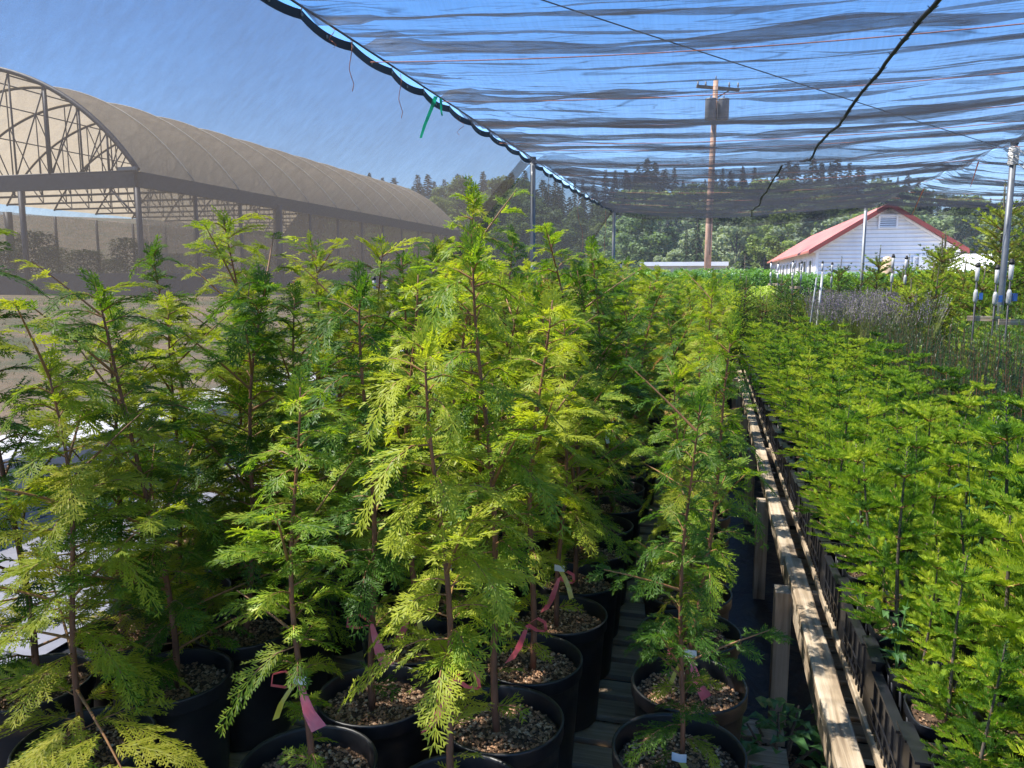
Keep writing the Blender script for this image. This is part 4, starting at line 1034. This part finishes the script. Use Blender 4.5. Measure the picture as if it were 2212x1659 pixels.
for j in range(13):
    y = GY0+(GY1-GY0)*j/12 - (.0 if j else .12); big = j == 0
    mb = MB(); mb.tube([(arc(i/40)[0], y, arc(i/40)[1]+(.05 if big else -.08)) for i in range(41)], .13 if big else .06, 6); obj('arch', mb.mesh('arch', M['dark_metal'], True), t)
    mb = MB(); mb.bar((GX0, y, EZ), (GX1, y, EZ), .10, .12)
    for i, u in enumerate((.1, .18, .27, .36, .45, .55, .64, .73, .82, .9)):
        x, z = arc(u); r_ = .07 if i in (2, 5, 7) and big else .035
        mb.tube([(x, y+.0, EZ), (x, y, z)], r_*(1.4 if big else 1), 5)
        u2 = (.05, .1, .18, .27, .36, .64, .73, .82, .9, .96)[i]; x2, z2_ = arc(u2)
        mb.tube([(x, y, EZ), (arc((u+u2)/2 + (.05 if i < 5 else -.05))[0] if False else x2, y, z2_)], .035, 5)
    obj('truss', mb.mesh('truss', M['dark_metal'], True), t)
for j in range(1, 13):
    y = GY0+(GY1-GY0)*j/12; mb = MB(); mb.tube([(arc(i/40)[0], y, arc(i/40)[1]+.02) for i in range(41)], .045, 5); obj('rib', mb.mesh('rib', M['rib'], True), t)
for x in (gcx-hw*.6, gcx-hw*.3, gcx, gcx+hw*.3, gcx+hw*.6):
    u = (1-math.asin((x-gcx)/GR)/GA)/2; mb = MB(); mb.tube([(x, GY0, arc(u)[1]-.15), (x, GY1, arc(u)[1]-.15)], .04, 5); obj('purlin', mb.mesh('purlin', M['dark_metal'], True), t)
mb = MB(); mb.box(GX1-.12, GY0-.1, EZ-.75, GX1+.12, GY1, EZ-.02); obj('gutter_beam', mb.mesh('gutter_beam', M['dark_metal']), t)
mb = MB(); mb.box(GX0, GY0-.25, EZ-.75, GX1-.13, GY0-.05, EZ-.03); obj('front_beam', mb.mesh('front_beam', M['dark_metal']), t)
mb = MB(); mb.box(GX1-.9, GY0-.4, EZ+.02, GX1+.1, GY0-.28, EZ+.18); obj('gutter_end', mb.mesh('gutter_end', M['steel']), t)
for x in (GX1-.05, GX1-6.9, GX1-13.8, GX0):
    mb = MB(); mb.tube([(x, GY0-.18, GZ-.1), (x, GY0-.18, EZ-.76)], .14, 8); obj('post', mb.mesh('post', M['dark_metal'], True), t)
for j in range(1, 13):
    y = GY0+(GY1-GY0)*j/12
    for x in (GX1, GX0):
        mb = MB(); mb.tube([(x, y, GZ-.1), (x, y, EZ-.5)], .11 if j != 3 else .28, 6); obj('post', mb.mesh('post', M['dark_metal'], True), t)
mb = MB(); mb.tube([(GX1-1.6, GY0-.18, EZ-.76), (GX1-.1, GY0-.18, EZ-2.2)], .05, 5); obj('brace', mb.mesh('brace', M['dark_metal'], True), t)
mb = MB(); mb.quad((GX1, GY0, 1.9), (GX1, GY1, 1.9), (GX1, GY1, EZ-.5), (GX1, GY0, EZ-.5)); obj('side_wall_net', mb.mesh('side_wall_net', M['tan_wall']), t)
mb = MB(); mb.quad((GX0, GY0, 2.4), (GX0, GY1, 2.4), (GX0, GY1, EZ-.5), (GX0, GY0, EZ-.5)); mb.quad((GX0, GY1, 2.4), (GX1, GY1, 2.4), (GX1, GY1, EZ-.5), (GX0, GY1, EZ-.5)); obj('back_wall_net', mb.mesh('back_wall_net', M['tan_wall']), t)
mb = MB(); mb.box(GX1+.15, GY0, GZ-.3, GX1+.2, GY1, 1.95); mb.box(GX0, GY0-.26, GZ-.3, GX1+.21, GY0-.2, 1.95); mb.box(GX0-.05, GY0, GZ-.3, GX0, GY1, 1.9)
obj('skirt', mb.mesh('skirt', M['skirt']), t)
# plants standing inside the greenhouse
gp = [leafy_mesh(98, 3.2, 1.3, 1500, .3, .07, M['conifer2'], .5), leafy_mesh(99, 2.6, 1.2, 1400, .3, .07, M['tree1'], .5)]
for i in range(22):
    x = GX0 + 1.6 + (i % 6)*3.4 + R.uniform(-.5, .5); y = GY0 + 6 + (i//6)*9 + R.uniform(-2, 2)
    t2 = thing('greenhouse_tree', 'dim leafy tree standing inside the tan greenhouse', 'tree', (x, y, GZ), 0, 'trees inside the tan greenhouse')
    s = R.uniform(.8, 1.15)
    for nm, me in zip(('crown', 'stems'), gp[i % 2]): o = obj(nm, me, t2, (0, 0, 0), R.uniform(0, 6)); o.scale = (s, s, s)

# ------------------------------------------------------------------ white barn
BX0, BX1, BY0, BY1, BE, BA = 4.0, 9.75, 35.0, 60.5, 2.95, 4.70; bm = (BX0+BX1)/2
t = thing('white_barn', 'white clapboard barn with red gable roof and louvred vent', 'barn')
mb = MB(); hgt = BA-.05; zb = -.1; kst = .165; z = zb; wx0, wx1 = BX0+.22, BX1-.22
def xlim(z):
    if z <= BE: return wx0, wx1
    f = (z-BE)/(BA-BE); return wx0+(bm-wx0)*f, wx1+(bm-wx1)*f
while z < hgt-.08:
    z2 = min(z+kst, hgt); a0, a1 = xlim(z); b0, b1 = xlim(z2)
    mb.quad((a0, BY0-.03, z), (a1, BY0-.03, z), (b1, BY0+.03, z2), (b0, BY0+.03, z2)); mb.quad((a0, BY0-.03, z), (a0, BY0+.03, z), (a1, BY0+.03, z), (a1, BY0-.03, z))
    mb.quad((a0, BY0-.034, z), (a1, BY0-.034, z), (a1, BY0-.034, z+.02), (a0, BY0-.034, z+.02), 1)  # shade line of each clapboard lap, painted as a thin grey strip
    z = z2
mb.quad((wx0, BY0, zb), (wx0, BY0, BE), (wx0, BY1, BE), (wx0, BY1, zb)); mb.quad((wx1, BY0, zb), (wx1, BY1, zb), (wx1, BY1, BE), (wx1, BY0, BE))
mb.add([(wx0, BY1, zb), (wx1, BY1, zb), (wx1, BY1, BE), (bm, BY1, BA), (wx0, BY1, BE)], [(0, 1, 2, 3, 4)])
obj('wall', mb.mesh('barn_wall', [M['white_paint'], simple('lap_shade_line', (.46, .45, .46), (.36, .35, .36), 3, .8)]), t)
mb = MB()
for sx in (-1, 1):
    ex = bm + sx*(bm-BX0+.12); ez = BE-.08; az = BA+.06
    A, B_, C_, D = V(bm, BY0-.35, az), V(bm, BY1+.3, az), V(ex, BY1+.3, ez), V(ex, BY0-.35, ez); dn = UP*.09
    mb.add([A, B_, C_, D, A-dn, B_-dn, C_-dn, D-dn], [(0, 1, 2, 3), (4, 7, 6, 5), (0, 3, 7, 4), (3, 2, 6, 7), (2, 1, 5, 6)])
rf = obj('roof', mb.mesh('barn_roof', simple('pale_red_roof', (.40, .15, .11), (.28, .09, .07), 1.6, .6, bstr=.1, vscale=(1, .25, 1), spec=.3)), t)  # roof slopes are a paler red than the gable trim
mb = MB()
for sx in (-1, 1):
    ex = bm + sx*(bm-BX0+.14); mb.add([V(bm, BY0-.38, BA+.08), V(ex, BY0-.38, BE-.06), V(ex, BY0-.38, BE-.26), V(bm, BY0-.38, BA-.13), V(bm, BY0-.353, BA+.08), V(ex, BY0-.353, BE-.06), V(ex, BY0-.353, BE-.26), V(bm, BY0-.353, BA-.13)],
        [(0, 1, 2, 3), (4, 7, 6, 5), (0, 4, 5, 1), (2, 6, 7, 3), (1, 5, 6, 2)])
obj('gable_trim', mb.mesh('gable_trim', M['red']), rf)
mb = MB()
for sx in (-1, 1):
    ex = bm + sx*(bm-BX0+.1); mb.bar((bm+sx*.05, BY0-.06, BA-.17), (ex-sx*.2, BY0-.06, BE-.28+.12), .05, .09)
mb.box(wx0-.04, BY0-.06, zb, wx0+.08, BY0-.031, BE-.05); mb.box(wx1-.08, BY0-.06, zb, wx1+.04, BY0-.031, BE-.05)
obj('corner_board', mb.mesh('corner_board', M['white_paint']), t)
v = obj('vent', None, t) if False else None
mb = MB(); vx, vz, vw, vh = bm+.02, 4.0, .62, .42
for (a, b, c, d) in ((-.5, -.5, .5, -.41), (-.5, .41, .5, .5), (-.5, -.41, -.41, .41), (.41, -.41, .5, .41)): mb.box(vx+a*vw*1.2, BY0-.09, vz+b*vh*1.25, vx+c*vw*1.2, BY0-.035, vz+d*vh*1.25)
vo = obj('vent_frame', mb.mesh('vent_frame', M['white_paint']), t)
mb = MB()
for i in range(5):
    z = vz-.20+i*.085; mb.add([(vx-.3, BY0-.075, z), (vx+.3, BY0-.075, z), (vx+.3, BY0-.04, z+.055), (vx-.3, BY0-.04, z+.055)], [(0, 1, 2, 3)])
obj('louvres', mb.mesh('louvres', M['white_paint']), vo)
mb = MB(); mb.box(vx-.3, BY0-.038, vz-.21, vx+.3, BY0-.034, vz+.21); obj('vent_opening', mb.mesh('vent_opening', M['window']), vo)
mb = MB(); mb.box(bm+1.05, BY0-.08, 2.55, bm+2.2, BY0-.035, 2.62); mb.box(bm+1.26, BY0-.11, 2.1, bm+1.36, BY0-.036, 2.68); mb.box(bm+1.05, BY0-.06, -.1, bm+1.11, BY0-.034, 2.55); mb.box(bm+2.14, BY0-.06, -.1, bm+2.2, BY0-.034, 2.55)
obj('door_frame', mb.mesh('door_frame', M['white_paint']), t)
for j in range(11):
    y = BY0+1.2+j*2.2
    mb = MB(); mb.box(wx0-.05, y, 1.05, wx0-.01, y+.06, 2.55); mb.box(wx0-.05, y+1.1, 1.05, wx0-.01, y+1.16, 2.55); mb.box(wx0-.05, y+.06, 2.49, wx0-.01, y+1.1, 2.55); mb.box(wx0-.05, y+.06, 1.05, wx0-.01, y+1.1, 1.11)
    f = obj('window', mb.mesh('window', M['white_paint']), t)
    mb = MB(); mb.box(wx0-.02, y+.06, 1.11, wx0-.004, y+1.1, 2.49); obj('pane', mb.mesh('pane', M['window']), f)
# things by the barn
X = at(1903, 30); tag(obj('wrapped_post', (lambda m_: (m_.lathe([(.08, 0), (.2, .4), (.28, 1.4), (.26, 2.0), (.14, 2.45), (.02, 2.5)], 10), m_.mesh('wrapped_post', M['burlap'], True))[1])(MB()), None, (X, 30, 0)), 'tan burlap wrapped bundle standing against the barn gable', 'bundle')
t = thing('low_shed', 'long low pale shed with flat white roof behind the shrubs', 'shed')
xa, xb = at(1378, 44), at(1566, 44)
mb = MB(); mb.box(xa+.15, 44.1, -.1, xb-.15, 48, 2.38); obj('wall', mb.mesh('shed_wall', simple('shed_wall', (.42, .42, .38), (.3, .3, .27), 3, .7)), t)
mb = MB(); mb.box(xa, 43.9, 2.383, xb, 48.2, 2.6); obj('roof', mb.mesh('shed_roof', M['poly']), t)
t = thing('poly_tunnel', 'low white plastic poly tunnel right of the barn', 'poly tunnel')
mb = MB(); n = 16; a0 = at(2060, 31); 
for i in range(n+1):
    a = pi*i/n; mb.v += [(a0+.4, 31+2.6-2.6*cos(a), .4+2.25*sin(a)), (a0+26, 31+2.6-2.6*cos(a), .4+2.25*sin(a))]
for i in range(n): mb.f.append((2*i, 2*i+1, 2*i+3, 2*i+2)); mb.m.append(0)
mb.f.append(tuple(2*i for i in range(n+1))); mb.m.append(0)
obj('film', mb.mesh('film', M['poly'], True), t)
for j in range(14):
    x = a0+.4+j*1.95; mb = MB(); mb.tube([(x, 31+2.6-2.63*cos(pi*i/n), .4+2.28*sin(pi*i/n)) for i in range(n+1)], .025, 5); obj('hoop', mb.mesh('hoop', M['pvc_white'], True), t)

# ------------------------------------------------------------------ utility pole
X = at(1521, 38)
t = thing('utility_pole', 'tall wooden utility pole with crossarm and transformers', 'utility pole', (X, 38, 0))
mb = MB(); mb.tube([(0, 0, -.2), (.02, 0, 5), (.1, 0, 10.7)], [.175, .155, .115], 14); obj('mast', mb.mesh('mast', M['pole'], True), t)
mb = MB(); mb.bar((-.75, -.2, 10.45), (1.15, .55, 10.35), .12, .13); mb.bar((.1, 0, 9.9), (.75, .3, 10.32), .05, .05); obj('crossarm', mb.mesh('crossarm', M['trunk']), t)
for k, (x, y) in enumerate(((-.7, -.18), (-.35, -.05), (.7, .36), (1.1, .52))):
    mb = MB(); mb.tube([(x, y, 10.46), (x, y, 10.56), (x, y, 10.58), (x, y, 10.66)], [.03, .05, .03, .045], 8); obj('insulator', mb.mesh('insulator', M['grey_tank'], True), t)
for k, (x, y) in enumerate(((-.16, -.32), (.42, -.12), (.32, .36))):
    mb = MB(); mb.tube([(x+.06, y, 8.9), (x+.06, y, 8.94), (x+.06, y, 9.78), (x+.06, y, 9.84), (x+.06, y, 9.86)], [.22, .25, .25, .26, .1], 14); mb.tube([(x+.06, y, 9.86), (x+.06, y, 10.0)], .03, 6)
    obj('transformer', mb.mesh('transformer', M['grey_tank'], True), t)
mb = MB(); mb.tube([(.1, 0, 10.7), (.1, 0, 10.9)], .03, 6); mb.tube([(.1, -.16, 2.8), (.1, -.14, 10.4)], .018, 5); obj('conduit', mb.mesh('conduit', M['grey_tank'], True), t)

# ------------------------------------------------------------------ trees behind
def decid(seed, H, W, n, ls, mat):
    rng = random.Random(seed); mb = MB(); tk = MB(); cl = []
    tk.tube([(0, 0, 0), (.1, .05, H*.3), (.0, .1, H*.75)], [H*.022, H*.016, H*.005], 7)
    for i in range(58):
        z = H*rng.uniform(.12, .97); f = z/H; rr = W/2*math.sqrt(max(.02, 1-((f-.45)/.56)**2))*rng.uniform(.25, 1.0)
        az = rng.uniform(0, 6.28); c = V(cos(az)*rr, sin(az)*rr, z); cl.append((c, H*rng.uniform(.045, .10)))
        if i % 3 == 0: tk.tube([(0, .05, z*.6), (c.x*.5, c.y*.5, z*.85), c[:]], [H*.006, H*.004, H*.002], 4, 0, False)
    for i in range(n):
        c, r_ = cl[rng.randrange(len(cl))]
        d = V(rng.gauss(0, 1), rng.gauss(0, 1), rng.gauss(0, 1)).normalized(); p = c + d*(r_*rng.random()**.4*V(1, 1, .8).length/1.6)
        a = V(rng.uniform(-1, 1), rng.uniform(-1, 1), rng.uniform(-.6, .6)).normalized(); b = a.cross(d+V(.01, 0, 0)).normalized()*ls*.5*rng.uniform(.6, 1.2); a = a*ls*rng.uniform(.6, 1.2)
        mb.quad((p-a*.5)[:], (p+b)[:], (p+a*.5)[:], (p-b)[:])
    return mb.mesh('crown', mat), tk.mesh('trunk', M['trunk'], True)
def conif(seed, H, W, n, ls, mat, droop=.35):
    rng = random.Random(seed); mb = MB(); tk = MB()
    tk.tube([(0, 0, 0), (0, 0, H*.98)], [H*.014, H*.002], 6)
    nb = 110; per = n//nb
    for i in range(nb):
        f = (i/nb)**.85; z = H*(.06+.93*f); L = (W/2*(1-f)**1.05+.06)*rng.uniform(.45, 1.2); az = i*2.4+rng.uniform(-.4, .4)
        d = V(cos(az), sin(az), 0); sdv = V(-sin(az), cos(az), 0); l2 = ls*(1-.62*f)
        for k in range(per):
            t = rng.random()**.7; p = V(0, 0, z) + d*(L*t) - UP*(droop*L*t*t) + sdv*(rng.uniform(-.28, .28)*L*(1-t*.5)) + UP*rng.uniform(-.12, .12)*ls
            a = (d + sdv*rng.uniform(-.8, .8) - UP*rng.uniform(.1, .8)).normalized()*l2*rng.uniform(.7, 1.3); b = a.cross(UP+d*rng.uniform(-.5, .5)).normalized()*l2*.3
            mb.quad((p-b*.6)[:], (p+a*.4-b)[:], (p+a)[:], (p+a*.4+b)[:])
    return mb.mesh('crown', mat), tk.mesh('trunk', M['trunk'], True)
DE = [decid(301, 10, 8, 9000, .34, M['tree1']), decid(302, 10, 7, 9000, .32, M['tree2']), decid(303, 10, 8.5, 9000, .34, M['tree3']), decid(304, 10, 6, 8000, .32, M['tree1']), decid(305, 10, 9, 9000, .34, M['tree2'])]
CO = [conif(311, 10, 4.6, 6600, .42, M['conifer']), conif(312, 10, 3.8, 6600, .4, M['conifer']), conif(313, 10, 5.2, 6600, .45, M['conifer'], .2)]
C2 = [conif(314, 10, 4.4, 9000, .36, M['conifer2'], .5)]
def tree(px, Y, ytop, kind, lab, grp, wf=1.0):
    d = bearing(px); x = d.x*Y/d.y; dist = Y/d.y; zg = gz(x, Y)-.15
    zt = 1.75 + (600-ytop)/1659*dist*cos(YAW-0)*1.0
    zt = 1.75 + (600-ytop)/1659*Y*1.02
    H = max(2.5, zt-zg); src = {'d': DE, 'c': CO, 'e': C2}[kind[0]]; v = src[int(kind[1]) % len(src)]
    cat = 'conifer' if kind[0] != 'd' else 'tree'
    t = thing('conifer_tree' if kind[0] != 'd' else 'leafy_tree', lab, cat, (x, Y, zg), 0, grp)
    s = H/10; rz = R.uniform(0, 6.28); wx = s*wf
    for nm, me in zip(('crown', 'trunk'), v): o = obj(nm, me, t, (0, 0, 0), rz); o.scale = (wx, wx, s)
near = [(1400, 78, 462, 'd0', 'broad dark green tree just right of the far side net, behind the corner post', 1.15), (1345, 84, 470, 'd3', 'broad tree partly behind the far side net and the corner post', 1.2),
        (1497, 66, 478, 'e0', 'narrow dark green cedar tree directly left of the utility pole', 1.0), (1475, 70, 500, 'e0', 'shorter conifer close behind the cedar left of the pole', .9), (1450, 72, 545, 'd2', 'small pale bush at the foot of the cedar left of the pole', 1.3),
        (1580, 80, 470, 'd2', 'grey green rounded tree just right of the utility pole', 1.1), (1545, 88, 480, 'd3', 'dark tree behind the utility pole', 1.1), (1655, 82, 480, 'd1', 'tall light green tree between pole and barn', 1.0), (1625, 90, 490, 'd0', 'mid green tree behind the light green one', 1.2),
        (1600, 60, 545, 'c2', 'low round dark bush right of the pole foot', 2.2), (1640, 62, 520, 'd1', 'yellow green bush left of the barn roof', 1.3), (1690, 86, 470, 'd4', 'rounded tree above the barn roof slope, left part', 1.1), (1745, 80, 462, 'd2', 'large olive tree rising above the red roof slope', 1.2), (1800, 88, 455, 'd1', 'bright tree above the middle of the roof slope', 1.2), (1700, 66, 530, 'd1', 'yellowish low tree hugging the barn eave', 1.4),
        (2040, 92, 480, 'd0', 'grey green tree right of the barn ridge', 1.2), (2090, 96, 486, 'd2', 'soft grey green tree right of the barn, second', 1.2), (2140, 92, 488, 'd0', 'leafy tree behind the white poly tunnel', 1.2), (2185, 96, 484, 'd4', 'leafy tree at the right edge behind the roped post', 1.3), (2235, 92, 480, 'd0', 'leafy tree cut by the right edge of the picture', 1.3),
        (2000, 118, 463, 'c0', 'tall dark conifer just right of the barn roof ridge', 1.0), (1960, 95, 478, 'd3', 'tree half hidden behind the barn gable', 1.2), (1860, 96, 465, 'd0', 'tree hidden behind the barn ridge, left of it', 1.2)]
for px, Y, yt, kd, lab, wf in near: tree(px, Y, yt, kd, lab, 'trees behind the nursery', wf)
rng = random.Random(12)
px = 560
while px < 2260:
    y0 = 395 if px < 1150 else 402
    if px > 1960: y0 = 474
    big = rng.random() < .35
    tree(px, rng.uniform(150, 175), y0 - (rng.uniform(8, 26) if big else rng.uniform(-12, 6)), 'c%d' % rng.randrange(3), 'dark conifer on the skyline of the wooded hill', 'conifers along the skyline', rng.uniform(.9, 1.3)*(1.7 if px < 1200 else 1)); px += rng.uniform(15, 26)*(.6 if px < 1200 else 1)
for (px, yt) in ((1370, 372), (1388, 358), (1405, 366), (1425, 380), (1350, 385), (1590, 392), (1562, 388), (1668, 383), (1683, 372), (1700, 378), (1735, 368), (1752, 380), (1785, 372), (1810, 380), (1832, 388), (808, 366), (835, 378)):
    tree(px, rng.uniform(140, 150), yt, 'c%d' % rng.randrange(3), 'tall dark conifer standing out above the wooded skyline', 'tall conifers standing above the skyline', rng.uniform(1.2, 1.6))
for row, (Y, y0, st) in enumerate(((132, 420, 30), (118, 448, 34), (104, 480, 40))):
    px = 560
    while px < 2260:
        yt = y0 + rng.uniform(-14, 14) + (40 if px > 1960 else -16 if px < 1200 else 0)
        kd = 'd%d' % rng.randrange(5) if rng.random() < (.45, .6, .8)[row] else 'c%d' % rng.randrange(3)
        nm = ('upper', 'middle', 'lower')[row]
        tree(px, Y + rng.uniform(-5, 5), yt, kd, ('leafy tree' if kd[0] == 'd' else 'dark conifer') + ' on the %s slope of the wooded hill' % nm, ('leafy trees' if kd[0] == 'd' else 'conifers') + ' on the %s hill slope' % nm, rng.uniform(.9, 1.35)); px += st*rng.uniform(.7, 1.2)

# ------------------------------------------------------------------ the air
mb = MB(); mb.box(-345, -345, -3, 345, 345, 64)
m, n, b = new_mat('haze'); n.nodes.remove(b)
pv = N(n, 'ShaderNodeVolumePrincipled'); pv.inputs['Color'].default_value = (.86, .92, 1, 1); pv.inputs['Density'].default_value = .0007
n.links.new(pv.outputs[0], n.nodes['Material Output'].inputs['Volume'])
tag(obj('haze', mb.mesh('haze', m)), kind='stuff')
